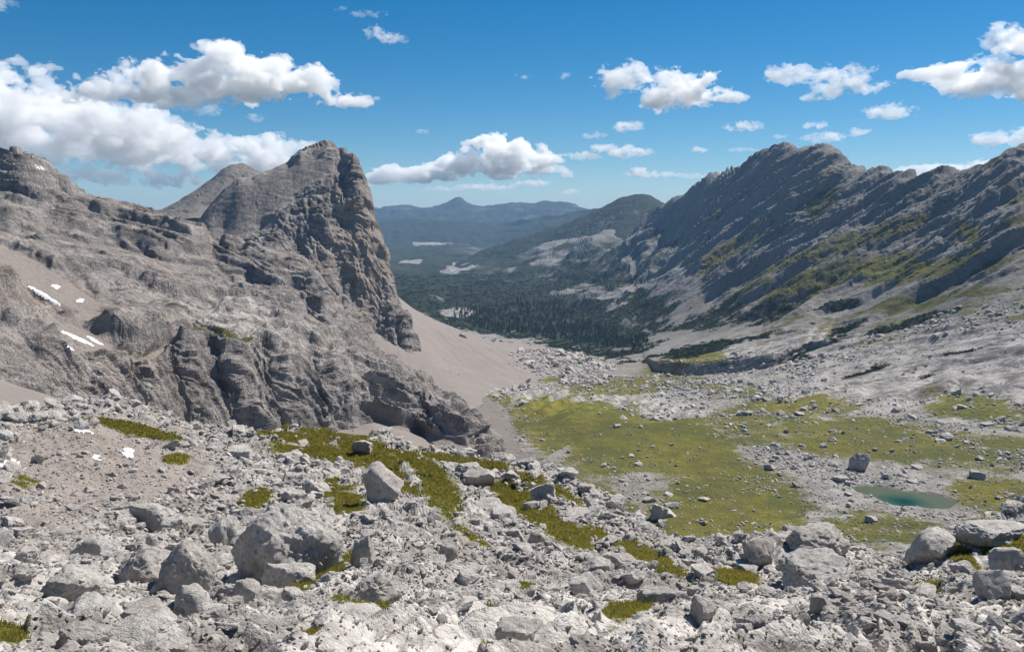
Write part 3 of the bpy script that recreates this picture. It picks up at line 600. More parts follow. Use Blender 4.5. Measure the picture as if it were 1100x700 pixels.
# --- tarn
lz = np.array([[x, y, LAKE_Z] for x, y in lk]); c0 = lz.mean(0)
ring = c0 + (lz - c0) * 1.08; ring[:, 2] = LAKE_Z
Mw = NT('tarn_water'); pos = Mw.n('ShaderNodeNewGeometry').outputs['Position']
dd = Mw.n('ShaderNodeVectorMath', operation='DISTANCE'); Mw.l(pos, dd.inputs[0]); dd.inputs[1].default_value = tuple(pt(969, 538, 318)); dd.inputs[1].default_value[2] = LAKE_Z
wb = Mw.n('ShaderNodeBsdfPrincipled', i_Roughness=.25); wb.inputs['IOR'].default_value = 1.33; wb.inputs['Specular IOR Level'].default_value = .12
deep = Mw.math('ADD', Mw.math('MULTIPLY', dd.outputs['Value'], .07), Mw.math('MULTIPLY', Mw.noise(pos, .12, 4), .5))
Mw.l(Mw.ramp(deep, [(.35, (.004, .03, .018)), (.62, (.03, .07, .035)), (1.0, (.085, .095, .05))]), wb.inputs['Base Color'])
wn = Mw.noise(pos, 1.2, 3); wp = Mw.n('ShaderNodeBump', i_Strength=.15, i_Distance=.1); Mw.l(wn, wp.inputs['Height']); Mw.l(wp.outputs[0], wb.inputs['Normal'])
Mw.l(wb.outputs[0], Mw.out.inputs['Surface'])
V = np.concatenate([ring, [c0]]); n = len(ring)
F = np.array([[i, (i + 1) % n, n] for i in range(n)])
link('water', mesh_np('water', V, F, Mw.m), 'small turquoise tarn among boulders on the valley floor', 'water', kind='structure')

# --- haze
def box_mesh(name, lo, hi, mat):
    x0, y0, z0 = lo; x1, y1, z1 = hi
    V = np.array([[x0,y0,z0],[x1,y0,z0],[x1,y1,z0],[x0,y1,z0],[x0,y0,z1],[x1,y0,z1],[x1,y1,z1],[x0,y1,z1]])
    F = np.array([[0,3,2,1],[4,5,6,7],[0,1,5,4],[1,2,6,5],[2,3,7,6],[3,0,4,7]]); return mesh_np(name, V, F, mat)
zs = np.concatenate([s.P.reshape(-1, 3)[:, 2] for s in (ground, valley, left, peak, back, scree, strip, hill, foothills, range_)])
xy = np.concatenate([s.P.reshape(-1, 3)[:, :2] for s in (range_, foothills)])
Hz = NT('haze'); vp = Hz.n('ShaderNodeVolumePrincipled'); vp.inputs['Color'].default_value = (.36, .62, 1.0, 1); vp.inputs['Density'].default_value = 4.8e-5; vp.inputs['Anisotropy'].default_value = .1
Hz.l(vp.outputs[0], Hz.out.inputs['Volume'])
HAZE_TOP = float(zs.max()) + 5
link('haze', box_mesh('haze', (-9000, -300, float(zs.min()) - 2), (9000, 13500, HAZE_TOP), Hz.m), 'thin blue air haze over the valley and far ranges', 'haze', kind='stuff')
print('TERRAIN', {s.name: s.shape for s in (ground, valley, left, peak, back, scree, strip, hill, foothills, range_)}, zs.min(), zs.max())

# ------------------------------------------------------------------ which terrain points the camera sees (for strewing rocks, shrubs, trees and turf)
ZB = np.full((356, 556), 1e9)
SHEETS = (ground, valley, left, peak, back, scree, strip)
def zb_idx(P):
    u, v = project(P); ok = (u > -3) & (u < 1103) & (v > -3) & (v < 703)
    return np.clip((u / 2).astype(int), 0, 555), np.clip((v / 2).astype(int), 0, 355), ok
for s in SHEETS:
    q = s.P.reshape(-1, 3); a, b, ok = zb_idx(q)
    np.minimum.at(ZB, (b[ok], a[ok]), np.linalg.norm(q[ok], axis=1))
_z = ZB.copy()
for dx in (-1, 0, 1):
    for dy in (-1, 0, 1): _z = np.minimum(_z, np.roll(np.roll(ZB, dx, 1), dy, 0))
def visible(P, tol=1.04):
    a, b, ok = zb_idx(P); d = np.linalg.norm(P, axis=1); u, v = project(P)
    rim = ~ok & (u > -170) & (u < 1270) & (v > 150) & (v < 770) & (P[:, 1] > 2)      # a little beyond the picture's edges
    return np.where(ok, d < ZB[b, a] * tol, .3 * rim)
def spots(s, n, weight, margin=0):
    """n random points of a sheet, weighted, on the side the camera sees"""
    q = s.P.reshape(-1, 3); w = weight * visible(q)
    w = w / w.sum(); k = rng.choice(len(q), n, p=w)
    j = rng.normal(size=(n, 3)) * np.sqrt(s.area.reshape(-1)[k])[:, None] * .5; j[:, 2] = 0
    return q[k] + j, k
def surf(s, x, y):
    """height of a sheet's mesh at (x, y)"""
    az = math.atan2(x, y); i = int(np.clip(np.searchsorted(s.az, az), 0, s.shape[0] - 1))
    r = np.hypot(s.P[i, :, 0], s.P[i, :, 1]); return float(s.P[i, np.argmin(np.abs(r - math.hypot(x, y))), 2])
def in_frame(P):
    u, v = project(P); return (u > 8) & (u < 1092) & (v < 690)

# ------------------------------------------------------------------ rocks
import bmesh
_ico = {}
def ico(n):
    if n not in _ico:
        b = bmesh.new(); bmesh.ops.create_icosphere(b, subdivisions=n, radius=1)
        _ico[n] = (np.array([v.co[:] for v in b.verts]), np.array([[v.index for v in f.verts] for f in b.faces])); b.free()
    return _ico[n]
def rock_shape(seed, sub, planes=16, soft=.05, rough=.06, flat=1.0, r=None):
    """a broken block: a sphere cut by random planes, edges worn, surface pitted; half-size about 1"""
    g = np.random.default_rng(seed); D, F = ico(sub)
    n = g.normal(size=(planes, 3)); n /= np.linalg.norm(n, axis=1)[:, None]
    d = g.uniform(.55 if planes < 30 else .76, 1.0, planes)
    n = np.concatenate([n, np.eye(3), -np.eye(3)]); d = np.concatenate([d, np.full(6, .98)])
    c = D @ n.T; q = np.where(c > .05, d / np.maximum(c, .05), 9)
    m = q.min(1); r = m - soft * np.log(np.exp(-(q - m[:, None]) / soft).sum(1)) if soft else m
    V = D * np.maximum(r, .3)[:, None]
    V = V + D * (rough * (fbm(V.astype(np.float32) + seed, .9, 3) * 2 + .9 * fbm(V.astype(np.float32) + seed, .25, 3 if sub > 4 else 2, .6, True) + .8 * blocks(V.astype(np.float32) + seed, .45, 1)
        + (.7 * fbm(V.astype(np.float32) + seed, .11, 3, .65) + .5 * blocks(V.astype(np.float32) + seed, .2, 2) if sub > 4 else 0)))[:, None]
    V -= (V.max(0) + V.min(0)) / 2; V /= np.abs(V).max(0)
    V[:, 2] *= flat; return V, F
BM = boulder_mat('boulder_limestone', .8); BM2 = boulder_mat('valley_boulder', 3.0)

BOULDERS = [   # u0, u1, v top, v base, flatness seed, tilt, sheet, label
    (247,364,542,634, 11, 5, 'ground', 'huge pale rounded boulder, largest in the foreground, with a dark hollow under its left side'),
    (141,190,541,571, 12, 0, 'ground', 'dome shaped pale boulder alone on the brown rubble left of the huge boulder'),
    (168,225,589,640, 13, 8, 'ground', 'upright blocky boulder with a smooth face, left of and below the huge boulder'),
    (124,184,591,627, 14, -6, 'ground', 'broad boulder with a shaded lower face, leaning against the upright blocky boulder'),
    (153,173,572,593, 15, 20, 'ground', 'small dark pointed rock just below the dome shaped boulder'),
    (226,255,556,588, 16, 30, 'ground', 'tilted rock leaning on the left flank of the huge boulder'),
    (277,336,604,634, 17, -18, 'ground', 'tilted slab at the lower right foot of the huge boulder'),
    (252,279,629,658, 18, 0, 'ground', 'squarish block in front of the huge boulder, left of a similar one'),
    (275,303,628,654, 19, 10, 'ground', 'rounded block in front of the huge boulder, right of a squarish one'),
    (40,99,612,640, 20, 4, 'ground', 'long low boulder with a dark underside near the left edge'),
    (76,109,577,603, 21, 12, 'ground', 'grey rounded boulder above the long low boulder at left'),
    (112,194,668,698, 22, 4, 'ground', 'wide flat pale slab at the bottom edge left of the picture'),
    (127,188,655,676, 23, -8, 'ground', 'thin flat slab with a brownish edge above the wide bottom slab'),
    (60,113,648,676, 24, 0, 'ground', 'pale wedge shaped slab with a clean top at lower left'),
    (54,112,674,704, 25, 6, 'ground', 'grey slab cut by the bottom edge next to the corner turf'),
    (184,221,638,668, 26, -28, 'ground', 'slab leaning up to the right below the upright blocky boulder'),
    (389,432,514,552, 27, 22, 'ground', 'tall steep grey block standing out of the ribbed slabs at centre left'),
    (570,598,518,543, 28, 0, 'ground', 'grey boulder perched on the turf ridge at the picture centre'),
    (497,532,506,526, 29, 0, 'ground', 'broad grey rock at the top of the turf ridge, left of the perched boulder'),
    (698,718,550,566, 51, 0, 'valley', 'lone boulder with a dark shaded side in the gully below the green hill'),
    (377,399,479,493, 31, 0, 'ground', 'pale boulder on the skyline turf above the ribbed slabs'),
    (848,928,599,632, 32, -4, 'ground', 'long log shaped pale boulder in the right foreground'),
    (802,835,583,612, 33, 5, 'ground', 'brownish blocky boulder left of the dark faced ledge'),
    (851,917,577,606, 34, 3, 'ground', 'dark faced ledge block behind the log shaped boulder'),
    (984,1029,580,609, 35, 0, 'ground', 'steep pale outcrop with fluted front on the right foreground rim'),
    (1054,1085,621,649, 36, 8, 'ground', 'chunky pale block below the turf topped outcrop at right'),
    (744,770,647,670, 37, -10, 'ground', 'smooth wedge shaped block in the lower right rubble'),
    (872,897,645,662, 38, 0, 'ground', 'pinkish boulder among grey rubble at lower right'),
    (914,932,504,521, 39, 0, 'valley', 'dark boulder just behind the left end of the tarn'),
    (533,577,664,699, 40, 5, 'ground', 'knobbly dark grey boulder at the bottom edge near the centre'),
    (382,428,622,648, 41, -12, 'ground', 'broad pale boulder at the left end of the central rubble'),
    (376,402,588,624, 42, 25, 'ground', 'steep pinkish grey block above the broad boulder of the central rubble'),
    (468,493,579,603, 43, -15, 'ground', 'dark angular block at the foot of the ribbed slabs'),
    (1068,1102,590,611, 44, 0, 'ground', 'low pale block at the right edge under the turf topped outcrop'),
    (644,654,484,495, 45, 0, 'valley', 'small dark boulder sitting on the green hill'),
    (1090,1112,537,556, 46, 0, 'valley', 'pale boulder over a black hollow at the right edge beside the tarn'),
    (1032,1105,570,590, 47, -6, 'ground', 'turf topped pale outcrop on the right foreground rim'),
    (612,650,618,640, 48, 8, 'ground', 'grey slab left of the turf patch in the lower centre'),
    (684,742,628,660, 49, -5, 'ground', 'broad white slab beside the turf patch in the lower centre right'),
]
for k, (u0, u1, vt, vb, sd, tilt, sh, lab) in enumerate(BOULDERS):
    S = {'ground': ground, 'valley': valley}[sh]
    uc, vc = (u0 + u1) / 2, vb - .12 * (vb - vt)
    d = S.hit(uc, vc); p = pt(uc, vc, d); w = (u1 - u0) * np.linalg.norm(p) / FPX; h = (vb - vt) * np.linalg.norm(p) / FPX * 1.06
    z = surf(S, p[0], p[1])
    big = u1 - u0 > 45
    V, F = rock_shape(sd, 6 if u1 - u0 > 90 else 5 if big else 4, 14 if not big else 34 if u1 - u0 > 90 else 20, .0 if not big else .02, .06 if u1 - u0 > 90 else .075)
    c, s_ = math.cos(R(tilt)), math.sin(R(tilt)); V = np.stack([V[:, 0] * c - V[:, 2] * s_, V[:, 1], V[:, 0] * s_ + V[:, 2] * c], 1); V /= np.abs(V).max(0)
    V = V * np.array([w / 2, w * .42, h * .62])
    me = mesh_np('boulder', V, F, BM if sh == 'ground' else BM2, True, {'tint': np.full(len(V), {38: .98, 42: .95, 33: .97, 40: .02, 45: .0, 39: .05, 43: .05}.get(sd, .35))})
    me.set_sharp_from_angle(angle=R(38))
    # its seen base lies at p; keep the buried part below
    link('boulder', me, lab, 'boulder', 'boulders one can tell apart', loc=(p[0], p[1] + w * .2, max(z, p[2] - .2 * h) + h * .30))

PROTO = [rock_shape(100 + k, 2, 7, .0, .06) for k in range(14)]
PROTO3 = [rock_shape(130 + k, 4, 9, .0, .085) for k in range(14)]
def strew(name, pos, size, tint, mat, label, sink=.36, lim=26, flat=(.38, .85)):
    """many rocks joined into one mesh"""
    n = len(pos); vs, fs, ts = [], [], []; off = 0
    px = size * FPX / np.linalg.norm(pos, axis=1)
    ang = rng.uniform(0, 2 * np.pi, n); asp = rng.uniform(.65, 1.25, n); fl = rng.uniform(*flat, n); lean = rng.normal(0, .3, n); lean2 = rng.normal(0, .3, n)
    kind = rng.integers(0, 14, n)
    for fine in (0, 1):
        for k in range(14):
            ii = np.where((kind == k) & ((px > 9) == bool(fine)))[0]
            if not len(ii): continue
            V, F = (PROTO3 if fine else PROTO)[k]
            X = V[None] * np.stack([size[ii] * .5, size[ii] * .5 * asp[ii], size[ii] * .5 * fl[ii]], 1)[:, None, :]
            X[..., 2] += X[..., 0] * lean[ii][:, None]; X[..., 2] += X[..., 1] * lean2[ii][:, None]
            c, s_ = np.cos(ang[ii])[:, None], np.sin(ang[ii])[:, None]
            Y = np.stack([X[..., 0] * c - X[..., 1] * s_, X[..., 0] * s_ + X[..., 1] * c, X[..., 2]], -1) + pos[ii][:, None, :]
            Y[..., 2] += (size[ii] * fl[ii] * (.5 - sink))[:, None]
            m = len(V); vs.append(Y.reshape(-1, 3)); fs.append((F[None] + (np.arange(len(ii)) * m)[:, None, None] + off).reshape(-1, 3)); off += m * len(ii)
            ts.append(np.repeat(tint[ii], m))
    me = mesh_np(name, np.concatenate(vs), np.concatenate(fs), mat, False, {'tint': np.concatenate(ts)})
    return link(name, me, label, 'rubble', kind='stuff')

INDIV = [[rock_shape(160 + k, 5, 10, .0, .085) for k in range(10)], [rock_shape(180 + k, 4, 9, .0, .085) for k in range(10)]]
def indiv_meshes(mat, lev):
    out = []
    for V, F in INDIV[lev]:
        me = mesh_np('boulder', V * .5, F, mat, True, {'tint': np.full(len(V), .25)}); me.set_sharp_from_angle(angle=R(35)); out.append(me)
    return out
IM_N, IM_V = indiv_meshes(BM, 0), indiv_meshes(BM2, 1)
def place_boulders(pos, size, meshes, zones):
    base = {}
    for p, s in zip(pos, size):
        me = meshes[rng.integers(0, 10)]; lab, grp = zones(p)
        if me.name not in base: o = bpy.data.objects.new('boulder', me)
        else: o = base[me.name].copy()
        base[me.name] = o; C.objects.link(o)
        f = rng.uniform(.32, .75); o.scale = (s * 1.1, s * rng.uniform(.7, 1.1), s * f)
        o.rotation_euler = (rng.normal(0, .18), rng.normal(0, .18), rng.uniform(0, 6.28)); o.location = (p[0], p[1], p[2] + s * f * .22)
        o['label'] = lab; o['category'] = 'boulder'; o['group'] = grp
# foreground rubble
q = ground.P.reshape(-1, 3); dist = np.linalg.norm(q, axis=1)
gq = ground.attrs['grass']; 
wgt = ground.area.reshape(-1) / dist ** 1.5 * np.clip(1.15 - 1.25 * sstep(.25, .6, gq), .03, 1) * (.45 + .75 * np.clip(1 + 2.6 * fbm(q.astype(np.float32), 5.5, 3, .6, False, 21), 0, 2)) * (1 - .8 * np.clip(slab, 0, 1) * sstep(30, 38, dist) - .72 * np.clip(slab, 0, 1) * sstep(38, 30, dist))
NR = 36000
pos, idx = spots(ground, NR, wgt)
dd_ = np.linalg.norm(pos, axis=1)
pxs = np.minimum(2.2 * (1 - rng.random(NR)) ** (-1 / 2.35), 27)
pxs = pxs * (1 - .5 * mor[idx]); size = np.clip(pxs * dd_ / FPX, .05, np.where(dd_ < 35, 1.2, 2.0))
pxs = size / dd_ * FPX
top = np.argsort(-np.where(in_frame(pos), pxs, 0))[:165]; rest = np.ones(NR, bool); rest[top] = False
tn = rng.random(NR)
strew('rubble', pos[rest], size[rest], tn[rest], BM, 'pale angular limestone rubble covering the foreground slope')
def zone_g(p):
    u, v = project(np.array([p])); u, v = u[0], v[0]
    if u < 370: return ('pale angular block in the rubble of the left foreground', 'rubble blocks left of the ribbed slabs') if v > 560 else ('grey block on the brownish moraine at the upper left of the foreground', 'blocks on the left moraine')
    if u > 740: return ('pale angular block in the rubble of the right foreground', 'rubble blocks in the right foreground')
    return ('pale angular block in the central foreground rubble', 'rubble blocks in the central foreground') if v > 590 else ('pale block beside the turf patches on the middle of the foreground slope', 'blocks among the turf patches')
place_boulders(pos[top], size[top], IM_N, zone_g)
# boulder field of the valley floor
q = valley.P.reshape(-1, 3); dist = np.linalg.norm(q, axis=1)
lake_d = np.hypot(q[:, 0] - lk[:, 0].mean(), (q[:, 1] - lk[:, 1].mean()) * 1.0)
inlake = np.zeros(len(q), bool); inlake[nearl[dl < 1.0]] = True
gmk = sstep(.3, .7, valley.attrs['grass'])
field = .12 + 3.0 * np.clip(fbm(q.astype(np.float32), 32, 4, .6, False, 31) + .05, 0, 1)
wgt = valley.area.reshape(-1) / dist ** 1.4 * field * (1 - .9 * gh) * (1 - .96 * kar) * (1 - .3 * gmk) * ~inlake * (1 - .93 * fan) * (dist < 900) * (1 - rng_m) * sstep(95, 130, dist)
NV = 17000
pos, idx = spots(valley, NV, wgt)
dd_ = np.linalg.norm(pos, axis=1)
pxs = np.minimum(1.3 * (1 - rng.random(NV)) ** (-1 / 2.5), 13); size = np.clip(pxs * dd_ / FPX, .25, 5.5); pxs = size / dd_ * FPX
top = np.argsort(-np.where(in_frame(pos), pxs, 0))[:95]; rest = np.ones(NV, bool); rest[top] = False
strew('boulder_field', pos[rest], size[rest], rng.random(NV)[rest] * .8, BM2, 'grey boulders strewn over the turf of the valley floor')
def zone_v(p):
    u, v = project(np.array([p])); u = u[0]
    return ('grey boulder on the valley floor right of the green hill, near the tarn', 'boulders around the tarn') if u > 800 else ('grey boulder on the slope around the green hill', 'boulders around the green hill')
place_boulders(pos[top], size[top], IM_V, zone_v)
# rocks on the lower scree and under the range
q = scree.P.reshape(-1, 3)
pos, _ = spots(scree, 2600, scree.area.reshape(-1) / np.linalg.norm(q, axis=1) ** 1.5 * (.008 + lower))
dd_ = np.linalg.norm(pos, axis=1); size = np.minimum(1.2 * (1 - rng.random(2600)) ** (-1 / 2.4), 8) * dd_ / FPX
strew('scree_boulders', pos, size, rng.random(2600) * .6, BM2, 'boulders gathered at the foot of the scree fan')

# ------------------------------------------------------------------ snow
def snow_mat():
    M = NT('old_snow'); pos = M.n('ShaderNodeNewGeometry').outputs['Position']
    b = M.n('ShaderNodeBsdfPrincipled', i_Roughness=.7)
    M.l(M.mix(M.noise(pos, .9, 5), (.55, .57, .6), (.80, .80, .79)), b.inputs['Base Color']); M.l(b.outputs[0], M.out.inputs['Surface']); return M.m
SNOW = snow_mat()
def biggest(F):
    """the largest connected piece of a set of faces"""
    ix, inv = np.unique(F, return_inverse=True); G = inv.reshape(F.shape); lab = np.arange(len(ix))
    while True:
        m = lab[G].min(1); new = lab.copy(); np.minimum.at(new, G.ravel(), np.repeat(m, 4)); new = new[new]
        if (new == lab).all(): break
        lab = new
    k = np.bincount(lab[G[:, 0]]).argmax(); return F[lab[G[:, 0]] == k]
def snow(s, el, label, thr=.35, rough=.5, lift=.2, lam=6):
    q = s.P.reshape(-1, 3); u, v = project(q); m = gauss(u, v, [el]); near = m > .05
    f = np.zeros(len(q)); f[near] = m[near] + rough * fbm(q[near].astype(np.float32), lam, 4, .65, False, 3)
    F = s.faces(); keep = (f[F] > thr).all(1); F = F[keep]
    if not len(F): return
    F = biggest(F); ix, inv = np.unique(F, return_inverse=True); top = q[ix] + s.N.reshape(-1, 3)[ix] * lift * np.clip((f[ix] - thr) * 4 + .15, .15, 1)[:, None]
    me = mesh_np('snow_patch', top, inv.reshape(-1, 4), SNOW, True); link('snow_patch', me, label, 'snow', 'old snow patches on the left slopes')
for s, el, lab, lam in [
    (left, (47,318,22,3.2,30,1.2), 'long thin snow streak below the path at far left', 12), (left, (82,363,22,2.6,24,1.2), 'narrow snow streak on the left scree below the first one', 12),
    (left, (72,372,10,3,30,1.1), 'short snow streak left of the narrow one on the scree', 9), (left, (102,366,12,2,28,1.1), 'small snow streak right of the narrow one on the scree', 9),
    (left, (60,308,6,2.5,20,1.1), 'small snow dot just above the longest streak', 8), (left, (86,323,6,2.5,0,1.1), 'small snow dot by the bend of the path', 8),
    (left, (80,241,9,2.5,30,1.2), 'snow scrap on the ledges under the left summit', 14), (left, (93,239,9,2,10,1.2), 'thin snow scrap beside another on the ledges under the left summit', 14), (left, (43,180,8,2.2,25,1.2), 'snow scrap high on the left summit', 14),
    (left, (118,500,1,1,0,0), '', 8)]:
    if lab: snow(s, el, lab, .45, .85, .12, lam * .5)
for el, lab in [((8,453,20,6,18,1.2), 'broken snow field at the left edge on the scree apron'), ((38,437,26,2.4,26,1.2), 'snow streak across the middle of the scree apron'), ((60,446,22,2,22,1.15), 'thin snow streak low on the scree apron'), ((30,425,8,2,30,1.1), 'tiny snow streak near the top of the scree apron'), ((20,442,16,2.2,26,1.1), 'snow streak nearest the left edge of the apron')]:
    snow(strip, el, lab, .42, .8, .15, 3.5)
for el, lab in [((8,498,13,7,0,1.2), 'bright snow patch at the left edge of the foreground moraine'), ((88,463,10,2.6,8,1.1), 'snow scrap at the top of the moraine by the turf'), ((138,487,7,5,30,1.1), 'small snow patch among rocks on the moraine'), ((105,492,7,4,20,1.0), 'snow remnant left of the small patch on the moraine'), ((10,474,14,4,0,1.0), 'broken snow under the scree apron at the left edge')]:
    snow(ground, el, lab, .42, 1.1, .05, 1.6)

# ------------------------------------------------------------------ dwarf pine and forest
def joined(name, protos, pos, sx, sz, mat, label, cat, tint=None):
    vs, fs, ts = [], [], []; off = 0; n = len(pos); kind = rng.integers(0, len(protos), n); ang = rng.uniform(0, 6.28, n)
    for k, (V, F) in enumerate(protos):
        ii = np.where(kind == k)[0]
        if not len(ii): continue
        X = V[None] * np.stack([sx[ii], sx[ii], sz[ii]], 1)[:, None, :]; c, s_ = np.cos(ang[ii])[:, None], np.sin(ang[ii])[:, None]
        Y = np.stack([X[..., 0] * c - X[..., 1] * s_, X[..., 0] * s_ + X[..., 1] * c, X[..., 2]], -1) + pos[ii][:, None, :]
        m = len(V); vs.append(Y.reshape(-1, 3)); fs.append((F[None] + (np.arange(len(ii)) * m)[:, None, None] + off).reshape(-1, F.shape[1])); off += m * len(ii)
        ts.append(np.repeat(rng.random(len(ii)), m))
    me = mesh_np(name, np.concatenate(vs), np.concatenate(fs), mat, False, {'tint': np.concatenate(ts)})
    return link(name, me, label, cat, kind='stuff')
def leaf_mat(name, ca, cb, thin=.25):
    M = NT(name); pos = M.n('ShaderNodeNewGeometry').outputs['Position']; b = M.n('ShaderNodeBsdfPrincipled', i_Roughness=.85); b.inputs['Specular IOR Level'].default_value = .1
    f = M.math('ADD', M.math('MULTIPLY', M.attr('tint'), .7), M.math('MULTIPLY', M.noise(pos, .5, 4), .3)); col = M.mix(f, ca, cb); M.l(col, b.inputs['Base Color'])
    tr = M.n('ShaderNodeBsdfTranslucent'); M.l(col, tr.inputs['Color']); mx = M.n('ShaderNodeMixShader'); mx.inputs[0].default_value = thin; M.l(b.outputs[0], mx.inputs[1]); M.l(tr.outputs[0], mx.inputs[2]); M.l(mx.outputs[0], M.out.inputs['Surface']); return M.m
def shrub_proto(seed):
    g = np.random.default_rng(seed); vs, fs = [], []
    for k in range(34):   # short leafy sprays through the volume of a low cushion
        a = g.uniform(0, 6.28); r = math.sqrt(g.random()) * .9; z = (1 - r * r) * g.uniform(.25, 1.0)
        c = np.array([r * math.cos(a), r * math.sin(a), z]); t = g.normal(size=(3, 3)) * np.array([.26, .26, .22])
        vs += list(c + t); fs.append([3 * k, 3 * k + 1, 3 * k + 2])
    return np.array(vs), np.array(fs)
def conifer_proto(seed):
    g = np.random.default_rng(seed); vs, fs = [], []
    vs += [[-.04, 0, 0], [.04, 0, 0], [0, 0, .9]]; fs.append([0, 1, 2])
    for k in range(46):
        z = g.uniform(.1, 1.0); r = (1.02 - z) ** .8 * .30 * g.uniform(.75, 1.2); a = g.uniform(0, 6.28); w = .45
        i = len(vs); vs += [[0, 0, min(z + .10, 1.02)], [r * math.cos(a - w), r * math.sin(a - w), z - .07], [r * math.cos(a + w), r * math.sin(a + w), z - .07]]; fs.append([i, i + 1, i + 2])
    return np.array(vs), np.array(fs)
q = valley.P.reshape(-1, 3); dist = np.linalg.norm(q, axis=1)
pm = valley.attrs['pine']; uu, v2 = project(q)
forest = gauss(uu, v2, [(600,350,85,20,12,1.0),(530,345,50,14,10,1.0),(650,365,45,10,8,1.0),(570,330,60,14,0,.8)])
wgt = valley.area.reshape(-1) / dist ** 1.2 * sstep(.35, .6, pm) * (dist > 640) * (dist < 3200) * (1 - .7 * sstep(.3, .6, forest))
NS = 17000; pos, _ = spots(valley, NS, wgt)
joined('dwarf_pine_scrub', [shrub_proto(k) for k in range(8)], pos - [0, 0, .3], rng.uniform(1.4, 4.2, NS), rng.uniform(1.0, 2.6, NS), leaf_mat('dwarf_pine', (.011, .020, .009), (.036, .05, .02)), 'dark green dwarf pine scrub on the ledges and valley slopes', 'scrub')
wgt = valley.area.reshape(-1) / dist * sstep(.4, .75, forest + .75 * fbm(q.astype(np.float32), 120, 4)) * (dist > 1000)
NF = 1900; pos, _ = spots(valley, NF, wgt); hh = 5 + 8 * rng.random(NF) ** 1.6
joined('conifer_forest', [conifer_proto(k) for k in range(8)], pos - [0, 0, .4], hh, hh, leaf_mat('conifer', (.012, .026, .012), (.04, .062, .022)), 'dark conifer forest in the valley bottom beyond the scree', 'forest')

# ------------------------------------------------------------------ turf on the near patches
q = ground.P.reshape(-1, 3); dist = np.linalg.norm(q, axis=1)
NG = 90000; wgt = ground.area.reshape(-1) / dist ** 1.3 * sstep(.45, .75, ground.attrs['grass'])
pos, _ = spots(ground, NG, wgt); d_ = np.linalg.norm(pos, axis=1)
hgt = rng.uniform(.03, .13, NG) * np.clip(d_ / 45, .8, 2.0); wid = .012 * np.clip(d_ / 18, 1, 5); a = rng.uniform(0, 6.28, NG); lean = rng.normal(0, .5, (NG, 2)) * hgt[:, None]
V = np.zeros((NG, 3, 3)); V[:, 0] = pos; V[:, 1] = pos; V[:, 2] = pos
V[:, 0, 0] -= wid * np.cos(a); V[:, 0, 1] -= wid * np.sin(a); V[:, 1, 0] += wid * np.cos(a); V[:, 1, 1] += wid * np.sin(a); V[:, 2, :2] += lean; V[:, 2, 2] += hgt; V[:, :2, 2] -= .03
me = mesh_np('grass', V.reshape(-1, 3), np.arange(NG * 3).reshape(-1, 3), leaf_mat('turf_blades', (.17, .155, .022), (.33, .27, .06), .5), False, {'tint': np.repeat(rng.random(NG), 3)})
link('grass', me, 'short yellowish green alpine turf on the foreground patches', 'grass', kind='stuff')

# ------------------------------------------------------------------ clouds
def surface_nets(F):
    """closed mesh of F > 0 on a unit grid"""
    ins = F > 0; nx, ny, nz = F.shape
    c = [(i, j, k) for i in (0, 1) for j in (0, 1) for k in (0, 1)]
    sl = lambda i, j, k: (slice(i, nx - 1 + i), slice(j, ny - 1 + j), slice(k, nz - 1 + k))
    cnt = sum(ins[sl(*o)].astype(np.int8) for o in c); act = (cnt > 0) & (cnt < 8)
    ids = np.full(act.shape, -1, np.int64); ids[act] = np.arange(act.sum())
    cell = np.argwhere(act); acc = np.zeros((len(cell), 3)); num = np.zeros(len(cell))
    for a in range(8):
        for b in range(a + 1, 8):
            if sum(x != y for x, y in zip(c[a], c[b])) != 1: continue
            fa = F[tuple((cell + c[a]).T)]; fb = F[tuple((cell + c[b]).T)]; cr = (fa > 0) != (fb > 0)
            t = np.where(cr, fa / (fa - fb + 1e-12), 0)
            p = np.array(c[a]) + t[:, None] * (np.array(c[b]) - np.array(c[a])); acc += p * cr[:, None]; num += cr
    V = cell + acc / np.maximum(num, 1)[:, None]; Q = []
    for ax in range(3):
        u, v = [x for x in range(3) if x != ax]
        lo = [slice(1, -1)] * 3; lo[ax] = slice(0, -1); hi = [slice(1, -1)] * 3; hi[ax] = slice(1, None)
        A = ins[tuple(lo)]; B = ins[tuple(hi)]; e = np.argwhere(A != B)
        base = e.copy(); base[:, u] += 1; base[:, v] += 1
        f = A[tuple(e.T)]
        def cid(du, dv):
            k = base.copy(); k[:, u] += du; k[:, v] += dv; return ids[tuple(k.T)]
        quad = np.stack([cid(-1, -1), cid(0, -1), cid(0, 0), cid(-1, 0)], 1)
        flip = f if ax != 1 else ~f
        Q.append(np.where(flip[:, None], quad, quad[:, ::-1]))
    return V, np.concatenate(Q)
def cloud_mat(name, dens):
    M = NT(name); vs = M.n('ShaderNodeVolumeScatter'); vs.inputs['Color'].default_value = (1, 1, 1, 1); vs.inputs['Density'].default_value = dens; vs.inputs['Anisotropy'].default_value = .25
    M.l(vs.outputs[0], M.out.inputs['Volume']); return M.m
CM = {k: cloud_mat('cloud_' + n, d) for k, n, d in ((0, 'dense', .014), (1, 'light', .009), (2, 'thin', .005))}
